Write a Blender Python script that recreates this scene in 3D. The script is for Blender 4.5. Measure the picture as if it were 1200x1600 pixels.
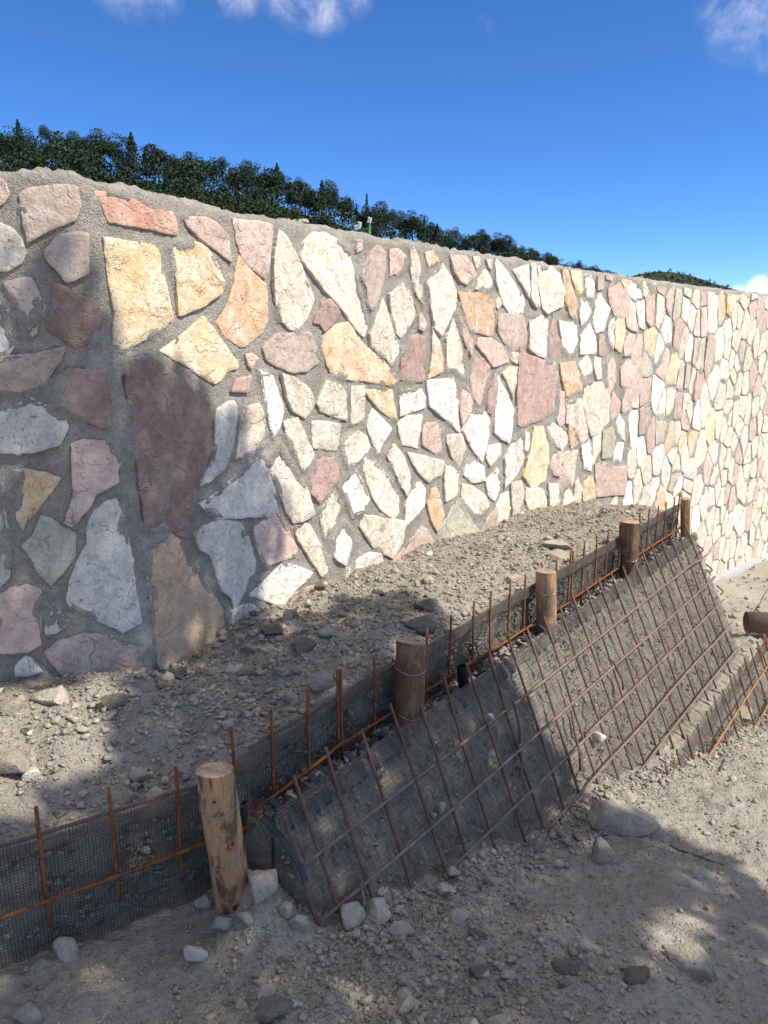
import bpy, bmesh, math, random
import numpy as np
from mathutils import Vector, Matrix
random.seed(7); RNG = np.random.default_rng(7)
SC = bpy.context.scene
for o in list(bpy.data.objects): bpy.data.objects.remove(o)

# ------------------------------------------------------------------ camera
FPX, PITCH, EYE = 1200.0, math.radians(13.1), 1.6
cam = bpy.data.objects.new('camera', bpy.data.cameras.new('camera'))
SC.collection.objects.link(cam)
cam.location = (0, 0, EYE); cam.rotation_euler = (math.radians(90)-PITCH, 0, 0)
cam.data.sensor_fit = 'VERTICAL'; cam.data.sensor_height = 36; cam.data.lens = 27
cam.data.clip_start = .05; cam.data.clip_end = 5000
SC.camera = cam
# ------------------------------------------------------------------ light
SUN_EL, SUN_AZ = math.radians(50), math.atan2(.921, -.385)      # azimuth from +Y towards +X
SUN = Vector((math.sin(SUN_AZ)*math.cos(SUN_EL), math.cos(SUN_AZ)*math.cos(SUN_EL), math.sin(SUN_EL)))
sl = bpy.data.lights.new('sun', 'SUN'); sl.energy = 3.5; sl.angle = math.radians(.53); sl.color = (1, .945, .86)
so = bpy.data.objects.new('sun', sl); SC.collection.objects.link(so)
so.location = (20, -8, 26); so.rotation_euler = SUN.to_track_quat('Z', 'Y').to_euler()
vs = SC.view_settings; vs.view_transform = 'Standard'; vs.look = 'None'; vs.gamma = 1; vs.use_curve_mapping = False
vs.exposure = .82
W = bpy.data.worlds.new('World'); SC.world = W; W.use_nodes = True

def ray(u, v):
    x = (u-600)/FPX; y = -(v-800)/FPX
    return np.array((x, math.cos(PITCH)+y*math.sin(PITCH), -math.sin(PITCH)+y*math.cos(PITCH)))
CAM = np.array((0, 0, EYE))

def build_world():
    nt = W.node_tree; nt.nodes.clear(); L = nt.links.new
    out = nt.nodes.new('ShaderNodeOutputWorld'); bg = nt.nodes.new('ShaderNodeBackground')
    sky = nt.nodes.new('ShaderNodeTexSky'); sky.sky_type = 'NISHITA'; sky.sun_disc = False
    sky.sun_elevation = SUN_EL; sky.sun_rotation = SUN_AZ
    sky.air_density = .7; sky.dust_density = 0; sky.ozone_density = 8; sky.altitude = 1800
    bg.inputs[1].default_value = .15
    tc = nt.nodes.new('ShaderNodeTexCoord')
    nz = nt.nodes.new('ShaderNodeTexNoise'); nz.inputs['Scale'].default_value = 17; nz.inputs['Detail'].default_value = 9
    nz.inputs['Roughness'].default_value = .6; nz.inputs['Distortion'].default_value = .3
    L(tc.outputs['Generated'], nz.inputs['Vector'])
    blobs = [((480, -60), 5.0, .62), ((545, -40), 3.0, .5), ((355, -60), 4.0, .5), ((210, -75), 4.6, .55), ((1195, -20), 5.2, .52), ((1235, 35), 4.0, .45), ((420, -330), 11, 1.1), ((900, -420), 12, 1.1),
             ((757, 45), 1.3, .22), ((1190, 456), 1.4, 1.2), ((1155, 466), 1.2, .8)]
    dirs = [(Vector(ray(*p)).normalized(), r, k) for p, r, k in blobs]
    rr = random.Random(5)
    for i in range(26):                                        # unseen clouds, larger and denser than those in view, added as neutral fill light
        a = math.radians(45+i*(270/13)+rr.uniform(-8, 8)); e = math.radians(rr.uniform(14, 45) if i < 13 else rr.uniform(42, 85))
        dirs.append((Vector((math.sin(a)*math.cos(e), math.cos(a)*math.cos(e), math.sin(e))), rr.uniform(11, 19), 1.2))
    acc = None
    for d, r, k in dirs:
        dp = nt.nodes.new('ShaderNodeVectorMath'); dp.operation = 'DOT_PRODUCT'
        L(tc.outputs['Generated'], dp.inputs[0]); dp.inputs[1].default_value = d
        mr = nt.nodes.new('ShaderNodeMapRange'); mr.interpolation_type = 'SMOOTHSTEP'
        mr.inputs[1].default_value = math.cos(math.radians(r)); mr.inputs[2].default_value = 1
        mr.inputs[3].default_value = 0; mr.inputs[4].default_value = k
        L(dp.outputs['Value'], mr.inputs[0])
        if acc is None: acc = mr.outputs[0]
        else:
            m = nt.nodes.new('ShaderNodeMath'); m.operation = 'MAXIMUM'; L(acc, m.inputs[0]); L(mr.outputs[0], m.inputs[1]); acc = m.outputs[0]
    ns = nt.nodes.new('ShaderNodeMapRange'); ns.clamp = False; ns.inputs[1].default_value = .35; ns.inputs[2].default_value = .65; ns.inputs[3].default_value = -.75; ns.inputs[4].default_value = .55; L(nz.outputs['Fac'], ns.inputs[0])
    nm = nt.nodes.new('ShaderNodeMath'); nm.operation = 'MULTIPLY'; L(ns.outputs[0], nm.inputs[0]); L(acc, nm.inputs[1])
    ad = nt.nodes.new('ShaderNodeMath'); ad.operation = 'ADD'; L(acc, ad.inputs[0]); L(nm.outputs[0], ad.inputs[1])
    mr = nt.nodes.new('ShaderNodeMapRange'); mr.interpolation_type = 'SMOOTHSTEP'
    mr.inputs[1].default_value = .10; mr.inputs[2].default_value = 1.45; mr.inputs[3].default_value = 0; mr.inputs[4].default_value = .75
    L(ad.outputs[0], mr.inputs[0])
    mx = nt.nodes.new('ShaderNodeMix'); mx.data_type = 'RGBA'
    hs = nt.nodes.new('ShaderNodeHueSaturation'); hs.inputs['Hue'].default_value = .503; hs.inputs['Saturation'].default_value = 1.12; hs.inputs['Value'].default_value = .80; L(sky.outputs[0], hs.inputs['Color'])
    L(mr.outputs[0], mx.inputs[0]); L(hs.outputs[0], mx.inputs[6]); mx.inputs[7].default_value = (6.9, 6.5, 6.0, 1)
    L(mx.outputs[2], bg.inputs[0]); L(bg.outputs[0], out.inputs[0])
build_world()

# ------------------------------------------------------------------ numpy helpers
def _h(ix, iy, iz, seed):
    with np.errstate(over='ignore'):
        n = (ix.astype(np.uint32)*np.uint32(374761393) + iy.astype(np.uint32)*np.uint32(668265263)
             + iz.astype(np.uint32)*np.uint32(2246822519) + np.uint32(seed*97+13))
        n = (n ^ (n >> np.uint32(13)))*np.uint32(1274126177); n = n ^ (n >> np.uint32(16))
    return n.astype(np.float64)/4294967295.0
def vnoise(x, y, z=0.0, seed=0):
    x, y, z = np.broadcast_arrays(np.asarray(x, float), np.asarray(y, float), np.asarray(z, float))
    i, j, k = np.floor(x).astype(np.int64), np.floor(y).astype(np.int64), np.floor(z).astype(np.int64)
    f, g, h = x-i, y-j, z-k
    f, g, h = f*f*(3-2*f), g*g*(3-2*g), h*h*(3-2*h)
    r = 0
    for a in (0, 1):
        for b in (0, 1):
            for c in (0, 1):
                r = r + _h(i+a, j+b, k+c, seed)*(f if a else 1-f)*(g if b else 1-g)*(h if c else 1-h)
    return r*2-1
def fbm(x, y, z=0.0, seed=0, oct=4, gain=.5):
    r, a, s = 0, 1, 1
    for o in range(oct): r = r + a*vnoise(np.asarray(x)*s, np.asarray(y)*s, np.asarray(z)*s, seed+o); a *= gain; s *= 2.03
    return r
def mesh_obj(name, verts, faces, material, parent=None, smooth=False, smooth_mask=None):
    me = bpy.data.meshes.new(name); me.from_pydata([tuple(v) for v in verts], [], faces); me.update()
    if smooth: me.polygons.foreach_set('use_smooth', np.ones(len(me.polygons), bool))
    if smooth_mask is not None: me.polygons.foreach_set('use_smooth', np.asarray(smooth_mask, bool))
    if material: me.materials.append(material)
    o = bpy.data.objects.new(name, me); SC.collection.objects.link(o)
    if parent: o.parent = parent
    return o
def np_mesh(name, V, F, material, parent=None, smooth=False):
    """V (n,3), F (m,k) with k = 3 or 4, fast"""
    V = np.asarray(V, np.float32); F = np.asarray(F, np.int32); k = F.shape[1]
    me = bpy.data.meshes.new(name); me.vertices.add(len(V)); me.vertices.foreach_set('co', V.ravel())
    me.loops.add(F.size); me.loops.foreach_set('vertex_index', F.ravel())
    me.polygons.add(len(F)); me.polygons.foreach_set('loop_start', np.arange(0, F.size, k, dtype=np.int32))
    me.polygons.foreach_set('loop_total', np.full(len(F), k, np.int32))
    if smooth: me.polygons.foreach_set('use_smooth', np.ones(len(F), bool))
    me.update(calc_edges=True); me.validate()
    if material: me.materials.append(material)
    o = bpy.data.objects.new(name, me); SC.collection.objects.link(o)
    if parent: o.parent = parent
    return o
def grid_faces(ni, nj, flip=False):
    i, j = np.meshgrid(np.arange(ni-1), np.arange(nj-1), indexing='ij')
    a = (i*nj+j).ravel(); b = ((i+1)*nj+j).ravel()
    F = np.stack([a, b, b+1, a+1], 1)
    return F[:, ::-1] if flip else F
def tag(o, label=None, cat=None, group=None, kind=None):
    if label: o['label'] = label
    if cat: o['category'] = cat
    if group: o['group'] = group
    if kind: o['kind'] = kind
    return o
def empty(name, loc, label, cat, group=None):
    o = bpy.data.objects.new(name, None); SC.collection.objects.link(o); o.location = loc; o.empty_display_size = .1
    o.matrix_world = Matrix.Translation(Vector(loc))
    return tag(o, label, cat, group)
def adopt(child, parent):                                      # geometry is in world coordinates
    child.parent = parent; child.matrix_parent_inverse = Matrix.Translation(-Vector(parent.location))
    return child
class MB:
    """collects tubes into one mesh"""
    def __init__(s): s.v = []; s.f = []
    def tube(s, pts, r, n=6, cap=True, rs=None):
        pts = [np.array(p, float) for p in pts]; base = len(s.v); m = len(pts)
        t0 = pts[-1]-pts[0]; ref = np.array((0, 0, 1.)) if abs(t0[2]) < .9*np.linalg.norm(t0) else np.array((1., 0, 0))
        for i, p in enumerate(pts):
            t = pts[min(i+1, m-1)]-pts[max(i-1, 0)]; t = t/(np.linalg.norm(t)+1e-9)
            a = np.cross(t, ref); a /= np.linalg.norm(a)+1e-9; b = np.cross(a, t)
            rr = rs[i] if rs is not None else r
            for k in range(n):
                w = 2*math.pi*k/n; s.v.append(p+a*rr*math.cos(w)+b*rr*math.sin(w))
        for i in range(m-1):
            for k in range(n):
                q = base+i*n; s.f.append((q+k, q+n+k, q+n+(k+1) % n, q+(k+1) % n))
        if cap:
            s.f.append(tuple(base+k for k in range(n))); s.f.append(tuple(base+(m-1)*n+k for k in reversed(range(n))))
    def box(s, c, ax, ay, az):
        c, ax, ay, az = (np.array(q, float) for q in (c, ax, ay, az)); b = len(s.v)
        for sx in (-1, 1):
            for sy in (-1, 1):
                for sz in (-1, 1): s.v.append(c+ax*sx+ay*sy+az*sz)
        for q in ((0, 1, 3, 2), (4, 6, 7, 5), (0, 4, 5, 1), (2, 3, 7, 6), (0, 2, 6, 4), (1, 5, 7, 3)): s.f.append(tuple(b+i for i in q))
    def build(s, name, m, parent=None, smooth=False): return mesh_obj(name, s.v, s.f, m, parent, smooth)

# ------------------------------------------------------------------ materials
def new_mat(name, rough=.9):
    m = bpy.data.materials.new(name); m.use_nodes = True; nt = m.node_tree
    b = nt.nodes['Principled BSDF']; b.inputs['Roughness'].default_value = rough
    b.inputs['Specular IOR Level'].default_value = .25
    return m, nt, b
class G:
    """tiny node-graph helper"""
    def __init__(s, nt):
        s.nt = nt; g = nt.nodes.new('ShaderNodeNewGeometry'); s.pos = g.outputs['Position']; s.isl = g.outputs['Random Per Island']
        s.rnd = nt.nodes.new('ShaderNodeObjectInfo').outputs['Random']
    def l(s, a, b): s.nt.links.new(a, b)
    def put(s, sock, v):
        if hasattr(v, 'node'): s.l(v, sock)
        elif isinstance(v, (tuple, list)) and len(v) == 3 and sock.type == 'RGBA': sock.default_value = (*v, 1)
        else: sock.default_value = v
    def scale(s, v, sc):
        m = s.nt.nodes.new('ShaderNodeVectorMath'); m.operation = 'MULTIPLY'; s.l(v, m.inputs[0]); m.inputs[1].default_value = sc; return m.outputs[0]
    def noise(s, sc, det=4, rough=.55, dist=0, vec=None):
        n = s.nt.nodes.new('ShaderNodeTexNoise'); n.inputs['Scale'].default_value = sc; n.inputs['Detail'].default_value = det
        n.inputs['Roughness'].default_value = rough; n.inputs['Distortion'].default_value = dist
        s.l(vec or s.pos, n.inputs['Vector']); return n.outputs['Fac']
    def voro(s, sc, feat='F1', vec=None):
        n = s.nt.nodes.new('ShaderNodeTexVoronoi'); n.feature = feat; n.inputs['Scale'].default_value = sc; s.l(vec or s.pos, n.inputs['Vector']); return n.outputs['Distance']
    def rng(s, v, a, b, c=0., d=1.):
        n = s.nt.nodes.new('ShaderNodeMapRange'); s.put(n.inputs[0], v)
        for i, q in enumerate((a, b, c, d)): n.inputs[i+1].default_value = q
        return n.outputs[0]
    def math(s, op, a, b=0.):
        n = s.nt.nodes.new('ShaderNodeMath'); n.operation = op; s.put(n.inputs[0], a); s.put(n.inputs[1], b); return n.outputs[0]
    def mix(s, f, a, b, mode='MIX'):
        n = s.nt.nodes.new('ShaderNodeMix'); n.data_type = 'RGBA'; n.blend_type = mode
        s.put(n.inputs[0], f); s.put(n.inputs[6], a); s.put(n.inputs[7], b); return n.outputs[2]
    def gain(s, c, v):
        n = s.nt.nodes.new('ShaderNodeVectorMath'); n.operation = 'SCALE'; s.l(c, n.inputs[0]); s.put(n.inputs[3], v); return n.outputs[0]
    def bump(s, h, bsdf, dist=.004, strength=1., prev=None):
        n = s.nt.nodes.new('ShaderNodeBump'); n.inputs['Strength'].default_value = strength; n.inputs['Distance'].default_value = dist
        s.l(h, n.inputs['Height'])
        if prev is not None: s.l(prev, n.inputs['Normal'])
        s.l(n.outputs[0], bsdf.inputs['Normal']); return n.outputs[0]

def stone_mat(name, c1, c2, c3, vein=.4, pits=.5, lo=.86, hi=1.1):
    m, nt, b = new_mat(name, .82); g = G(nt)
    off = nt.nodes.new('ShaderNodeVectorMath'); off.operation = 'ADD'; g.l(g.pos, off.inputs[0])
    sc = g.math('MULTIPLY', g.rnd, 37.); g.l(sc, off.inputs[1]); P = off.outputs[0]
    n1 = g.noise(8, 6, .6, .6, P); n2 = g.noise(26, 6, .65, .3, P); n3 = g.noise(120, 4, .6, 0, P); n4 = g.noise(5, 3, .5, 1.2, P)
    c = g.mix(g.rng(n1, .36, .64), c1, c2)
    c = g.mix(g.rng(n4, .52, .66, 0, vein), c, c3)
    c = g.mix(g.rng(n2, .42, .72, 0, .7), c, g.gain(c, 1.26))
    c = g.mix(g.rng(n2, .5, .3, 0, .6), c, g.gain(c, .72))
    pit = g.noise(70, 3, .7, .5, g.scale(P, (1, 1, .55)))
    pm = g.rng(pit, .64, .70, 0, pits); c = g.mix(pm, c, g.gain(c, .38))
    dust = g.rng(g.noise(14, 5, .7, 0, P), .62, .8, 0, .5); c = g.mix(dust, c, (.72, .69, .63))
    c = g.gain(c, g.rng(n3, .3, .7, .86, 1.1)); c = g.gain(c, g.rng(g.rnd, 0, 1, lo, hi))
    scr = g.noise(22, 5, .7, 0, g.scale(P, (1, 1, 4.5))); c = g.mix(g.rng(scr, .60, .72, 0, .35), c, (.70, .66, .60))
    wob = nt.nodes.new('ShaderNodeVectorMath'); wob.operation = 'ADD'; g.l(P, wob.inputs[0]); nv = nt.nodes.new('ShaderNodeTexNoise'); nv.inputs['Scale'].default_value = 16; nv.inputs['Detail'].default_value = 4; g.l(P, nv.inputs['Vector'])
    g.l(g.gain(nv.outputs['Color'], .10), wob.inputs[1])
    crk = g.rng(g.voro(5.5, 'DISTANCE_TO_EDGE', wob.outputs[0]), .004, .016, 1, 0); crk = g.math('MULTIPLY', crk, g.rng(n4, .56, .62)); c = g.mix(g.math('MULTIPLY', crk, .5), c, g.gain(c, .40))
    g.put(b.inputs['Base Color'], c)
    led = g.rng(g.noise(9, 4, .6, .5, P), .53, .55); led2 = g.rng(g.noise(17, 4, .6, .8, P), .60, .615)
    hgt = g.math('ADD', g.math('MULTIPLY', n2, 1.1), g.math('MULTIPLY', n3, .45)); hgt = g.math('SUBTRACT', hgt, g.math('MULTIPLY', pm, .6))
    hgt = g.math('ADD', hgt, g.math('ADD', g.math('MULTIPLY', led, .42), g.math('MULTIPLY', led2, .24)))
    hgt = g.math('SUBTRACT', hgt, g.math('MULTIPLY', crk, .6))
    g.bump(hgt, b, .0075, .95)
    return m
SM = {
 'w': stone_mat('cream stone', (.66, .565, .43), (.75, .68, .565), (.62, .47, .32), .45, .7),
 'W': stone_mat('white stone', (.72, .655, .545), (.78, .73, .645), (.62, .55, .45), .3, .75),
 'g': stone_mat('grey white stone', (.58, .535, .455), (.69, .65, .575), (.53, .46, .37), .3, .75),
 'y': stone_mat('yellow stone', (.66, .47, .255), (.74, .63, .47), (.61, .40, .20), .55, .4),
 'o': stone_mat('orange stone', (.62, .38, .21), (.69, .53, .37), (.71, .62, .51), .6, .35),
 'P': stone_mat('salmon stone', (.55, .29, .20), (.63, .41, .30), (.70, .57, .46), .6, .3),
 'b': stone_mat('rusty grey stone', (.50, .38, .275), (.58, .40, .235), (.57, .50, .42), .5, .4),
 'p': stone_mat('pink stone', (.57, .395, .315), (.65, .50, .41), (.69, .58, .48), .5, .3),
 'r': stone_mat('red stone', (.43, .275, .225), (.50, .355, .30), (.60, .48, .41), .5, .25),
 'm': stone_mat('mauve stone', (.47, .355, .285), (.55, .44, .36), (.62, .52, .42), .5, .3),
 'd': stone_mat('dark mauve stone', (.285, .185, .145), (.37, .26, .205), (.48, .365, .295), .55, .25),
 'v': stone_mat('olive stone', (.44, .41, .30), (.56, .52, .41), (.48, .45, .36), .4, .5),
}
def mortar_mat():
    m, nt, b = new_mat('grey mortar', .95); g = G(nt)
    n1 = g.noise(4, 5, .6); n2 = g.noise(60, 5, .7); n3 = g.noise(240, 3, .7); v = g.voro(170)
    n0 = g.noise(1.7, 5, .65, 1.0); n5 = g.noise(19, 5, .7, .8)
    c = g.mix(g.rng(n1, .35, .65), (.34, .31, .255), (.44, .40, .335)); c = g.mix(g.rng(n0, .45, .65, 0, .6), c, (.52, .48, .41)); c = g.gain(c, g.rng(n5, .3, .7, .82, 1.15)); c = g.gain(c, g.rng(n2, .3, .7, .78, 1.18)); c = g.gain(c, g.rng(n3, .3, .7, .8, 1.18))
    up = nt.nodes.new('ShaderNodeNewGeometry'); sx = nt.nodes.new('ShaderNodeSeparateXYZ'); g.l(up.outputs['True Normal'], sx.inputs[0])
    g.put(b.inputs['Base Color'], c)
    h = g.math('ADD', g.math('MULTIPLY', n2, 1.), g.math('MULTIPLY', n3, .5)); h = g.math('SUBTRACT', h, g.math('MULTIPLY', v, .6)); h = g.math('ADD', h, g.math('MULTIPLY', n5, 1.5))
    g.bump(h, b, .009, 1.)
    return m
M_MORTAR = mortar_mat()
def soil_mat(name, a, bcol, isl=False, bump=.006, big=2.3, lo=.75, hi=1.25):
    m, nt, b = new_mat(name, .97); g = G(nt); b.inputs['Specular IOR Level'].default_value = .12
    n1 = g.noise(big, 5, .6); n2 = g.noise(45, 6, .7); n3 = g.noise(210, 4, .7); v = g.voro(130)
    c = g.mix(g.rng(n1, .35, .65), a, bcol); c = g.gain(c, g.rng(n2, .3, .7, .78, 1.18)); c = g.gain(c, g.rng(n3, .3, .7, .82, 1.16))
    c = g.gain(c, g.rng(g.isl if isl else g.rnd, 0, 1, lo, hi) if isl is not None else 1.)
    g.put(b.inputs['Base Color'], c)
    h = g.math('ADD', g.math('MULTIPLY', n2, 1.), g.math('MULTIPLY', n3, .45)); h = g.math('SUBTRACT', h, g.math('MULTIPLY', v, .5))
    g.bump(h, b, bump, 1.)
    return m
M_SOIL = soil_mat('dusty soil', (.34, .305, .245), (.425, .385, .312), None, .012)
M_BANK = soil_mat('bank soil', (.325, .29, .232), (.405, .365, .295), None, .012)
M_PEB = soil_mat('rubble pebbles', (.315, .28, .222), (.395, .355, .285), True, .003, lo=.72, hi=1.2)
ROCKM = {
 'g': soil_mat('grey rock', (.32, .282, .218), (.41, .365, .29), False, .006, 9, .8, 1.2),
 'b': soil_mat('blue grey rock', (.29, .27, .22), (.37, .345, .285), False, .004, 9, .85, 1.15),
 't': soil_mat('tan rock', (.33, .29, .22), (.42, .375, .29), False, .006, 9, .85, 1.15),
 'w': soil_mat('pale rock', (.46, .42, .35), (.58, .54, .46), False, .005, 9, .85, 1.15),
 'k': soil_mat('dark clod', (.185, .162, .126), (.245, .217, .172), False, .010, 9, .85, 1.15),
 'y': soil_mat('cream block', (.62, .53, .34), (.70, .64, .50), False, .004, 9, .95, 1.05),
}
def plain_mat(name, c1, c2, sc=30, rough=.6, metal=0, bump=.001, stretch=(1, 1, 1)):
    m, nt, b = new_mat(name, rough); g = G(nt); b.inputs['Metallic'].default_value = metal
    P = g.scale(g.pos, stretch); n = g.noise(sc, 5, .65, 0, P); n2 = g.noise(sc*6, 4, .65, 0, P)
    c = g.mix(g.rng(n, .35, .65), c1, c2); c = g.gain(c, g.rng(n2, .3, .7, .75, 1.22)); g.put(b.inputs['Base Color'], c)
    g.bump(g.math('ADD', n, g.math('MULTIPLY', n2, .6)), b, bump, 1.)
    return m
M_RUST = plain_mat('orange rust', (.28, .105, .036), (.12, .046, .024), 60, .9, 0, .003)
M_RUSTD = plain_mat('dusty brown rust', (.185, .105, .072), (.10, .062, .048), 30, .9, 0, .002)
M_DUSTBAR = plain_mat('dust covered bar', (.25, .185, .14), (.16, .105, .078), 25, .9, 0, .002)
M_NET = plain_mat('dark netting wire', (.10, .09, .078), (.15, .133, .115), 20, .6, .3, .0005)
M_NETD = plain_mat('black netting wire', (.045, .041, .037), (.075, .068, .06), 20, .6, .3, .0005)
M_NETL = plain_mat('netting fold wire', (.15, .125, .105), (.21, .18, .15), 20, .6, .2, .0005)
M_RUSTT = plain_mat('tan rust', (.36, .20, .11), (.27, .13, .06), 30, .9, 0, .002)
M_HEART = plain_mat('knot heart wood', (.07, .035, .018), (.12, .06, .03), 60, .8, 0, .002)
M_GALV = plain_mat('galvanised wire', (.42, .43, .44), (.33, .34, .35), 30, .35, .8, .0005)
M_STRAP = plain_mat('blue black plastic strap', (.024, .032, .046), (.040, .050, .066), 20, .42, 0, .001)
M_BLACK = plain_mat('black plastic', (.012, .012, .014), (.022, .022, .024), 20, .45, 0, .001)
M_PIPE = plain_mat('brown plastic pipe', (.115, .080, .060), (.16, .115, .088), 9, .55, 0, .0008)
M_CONC = plain_mat('pale concrete', (.34, .33, .305), (.42, .405, .375), 8, .92, 0, .004)
M_TWIG = plain_mat('grey twig', (.10, .085, .075), (.17, .145, .125), 60, .9, 0, .001)
M_GREEN = plain_mat('green painted steel', (.04, .14, .05), (.055, .18, .06), 5, .5, 0, .0005)
M_LAMP = plain_mat('white lamp housing', (.75, .76, .78), (.82, .83, .84), 5, .4, 0, .0003)
def wood_mat(name, c1, c2, c3):
    m, nt, b = new_mat(name, .75); g = G(nt); P = g.scale(g.pos, (1, 1, .13))
    n = g.noise(28, 6, .65, .8, P); n2 = g.noise(160, 4, .7, 0, P); n3 = g.noise(13, 5, .65, 1.0, g.scale(g.pos, (1, 1, .45)))
    c = g.mix(g.rng(n, .36, .62), c1, c2); c = g.mix(g.rng(n3, .50, .56, 0, .9), c, c3); c = g.gain(c, g.rng(n2, .3, .7, .7, 1.25))
    g.put(b.inputs['Base Color'], c); g.bump(g.math('ADD', n, g.math('MULTIPLY', n2, .5)), b, .006, 1.)
    return m
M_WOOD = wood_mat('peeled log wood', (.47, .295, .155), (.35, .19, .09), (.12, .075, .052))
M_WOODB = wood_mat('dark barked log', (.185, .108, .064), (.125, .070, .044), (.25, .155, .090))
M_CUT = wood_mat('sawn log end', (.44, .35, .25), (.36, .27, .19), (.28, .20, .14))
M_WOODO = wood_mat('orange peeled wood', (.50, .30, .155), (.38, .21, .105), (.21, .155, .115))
M_CUTO = wood_mat('fresh sawn end', (.55, .34, .20), (.48, .27, .15), (.40, .22, .12))
M_KNOT = plain_mat('knot ring wood', (.40, .23, .10), (.26, .12, .05), 40, .8, 0, .002)
def leaf_mat(name, c1, c2, trans=.25):
    m, nt, b = new_mat(name, .7); g = G(nt)
    c = g.mix(g.isl, c1, c2); c = g.mix(g.rng(g.noise(.05, 3), .35, .65, 0, .5), c, g.gain(c, .7)); g.put(b.inputs['Base Color'], c)
    return m
M_LEAF = leaf_mat('broad leaves', (.015, .029, .010), (.026, .045, .015))
M_LEAF2 = leaf_mat('dark leaves', (.010, .024, .010), (.022, .042, .016))
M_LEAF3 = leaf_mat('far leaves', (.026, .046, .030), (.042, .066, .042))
def thin_leaf_mat():
    m, nt, b = new_mat('sunlit thin leaves', .6); g = G(nt); c = g.mix(g.isl, (.055, .095, .025), (.10, .15, .04)); g.put(b.inputs['Base Color'], c)
    tr = nt.nodes.new('ShaderNodeBsdfTranslucent'); g.put(tr.inputs['Color'], g.gain(c, 1.4)); mx = nt.nodes.new('ShaderNodeMixShader'); mx.inputs[0].default_value = .4
    g.l(b.outputs[0], mx.inputs[1]); g.l(tr.outputs[0], mx.inputs[2]); g.l(mx.outputs[0], nt.nodes['Material Output'].inputs['Surface']); return m
M_LEAFT = thin_leaf_mat()
M_BARK = plain_mat('bark', (.07, .052, .04), (.11, .085, .065), 8, .95, 0, .01)
M_HILL = plain_mat('hill floor', (.022, .036, .014), (.036, .048, .020), .1, .95, 0, .1)

# ------------------------------------------------------------------ the lie of the land
K = 1.35/1.4
T0 = np.array((-.31*K, 2.05*K, .25)); T1 = np.array((2.2*K, 5.31*K, .25))   # top edge of the sloping panel
A = (T1-T0)/np.linalg.norm(T1-T0); NN = np.array((A[1], -A[0], 0))
SLOPE = math.radians(58); DN = NN*math.cos(SLOPE)+np.array((0, 0, -math.sin(SLOPE))); DOUT = NN*math.sin(SLOPE)+np.array((0, 0, math.cos(SLOPE)))
PLEN = 4.02
F0 = T0-NN*.13; F0[2] = 0                                    # bend of the netting fence
DL = np.array((.85, .52, 0))/np.linalg.norm((.85, .52))        # the left length of the fence runs along this
FENCE = np.array([F0-DL*2.6, F0, F0+A*PLEN])[:, :2]
WALLP = [(-3.3, 2.02), (-1.35, 2.505), (-1.06, 2.575), (-.90, 2.66), (-.70, 3.05), (-.45, 3.44), (-.07, 4.02), (.38, 4.70), (.96, 5.51), (1.77, 6.53), (3.19, 8.25), (4.97, 10.3), (7.5, 13.0), (11, 16.6)]
def chaikin(P, n):
    P = np.array(P, float)
    for _ in range(n):
        Q = [P[0]]
        for a, b in zip(P[:-1], P[1:]): Q += [a*.75+b*.25, a*.25+b*.75]
        Q.append(P[-1]); P = np.array(Q)
    return P
WP = chaikin(WALLP, 3)
_seg = np.linalg.norm(np.diff(WP, axis=0), axis=1); WS = np.concatenate([[0], np.cumsum(_seg)])
_c = np.argmin(np.linalg.norm(WP-np.array((-.93, 2.66)), axis=1)); WS = WS-WS[_c]
_t = np.gradient(WP, axis=0); _t /= np.linalg.norm(_t, axis=1)[:, None]; WN = np.stack([_t[:, 1], -_t[:, 0]], 1)
def wall_pt(s, z, h=0.0):
    s = np.asarray(s, float); x = np.interp(s, WS, WP[:, 0]); y = np.interp(s, WS, WP[:, 1])
    nx = np.interp(s, WS, WN[:, 0]); ny = np.interp(s, WS, WN[:, 1]); l = np.hypot(nx, ny)
    return np.stack([x+nx/l*h, y+ny/l*h, np.broadcast_to(z, x.shape)+0*x], -1)
def px_wall(u, v):
    """pixel -> (s, z) on the wall's face"""
    r = ray(u, v); d = r[:2]; cr = WP[:, 0]*d[1]-WP[:, 1]*d[0]
    i = np.where((cr[:-1] <= 0) & (cr[1:] > 0))[0]
    i = i[0] if len(i) else (0 if cr[0] > 0 else len(WP)-2)
    f = -cr[i]/(cr[i+1]-cr[i]); P = WP[i]+(WP[i+1]-WP[i])*f; t = P[1]/d[1]
    return WS[i]+(WS[i+1]-WS[i])*f, EYE+t*r[2]
TOPPX = [(0, 263), (60, 266), (115, 268), (150, 282), (220, 298), (285, 312), (350, 325), (420, 340), (490, 350), (560, 364), (640, 377), (700, 388),
         (760, 397), (820, 406), (880, 415), (940, 425), (1010, 436), (1080, 446), (1140, 453), (1200, 460)]
_tp = np.array([px_wall(*q) for q in TOPPX]); TOPS, TOPZ = _tp[:, 0], _tp[:, 1]
TOPZ = np.convolve(np.pad(TOPZ, 1, mode='edge'), [.25, .5, .25], 'valid')
def top_z(s): return np.interp(s, TOPS, TOPZ)
def along(x, y): return (x-T0[0])*A[0]+(y-T0[1])*A[1]
def outw(x, y): return (x-T0[0])*NN[0]+(y-T0[1])*NN[1]
def ground_macro(x, y):
    al = along(x, y); n = outw(x, y)
    z = np.where(al > 0, -.03-.185*np.minimum(al, 7.5)-.09*np.clip(al-7.5, 0, 8), -.03-.02*np.maximum(al, -8))
    z = z+.03*np.clip(-al/.3, 0, 1)
    z = z+.13*np.exp(-((al+.11)/.085)**2-((n+.0)/.13)**2)          # earth left between the log and the grid
    z = z+.16*np.exp(-((al-6.2)/1.2)**2-((n-.6)/1.0)**2)       # heap of rubble the pipe lies on
    return z
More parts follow.
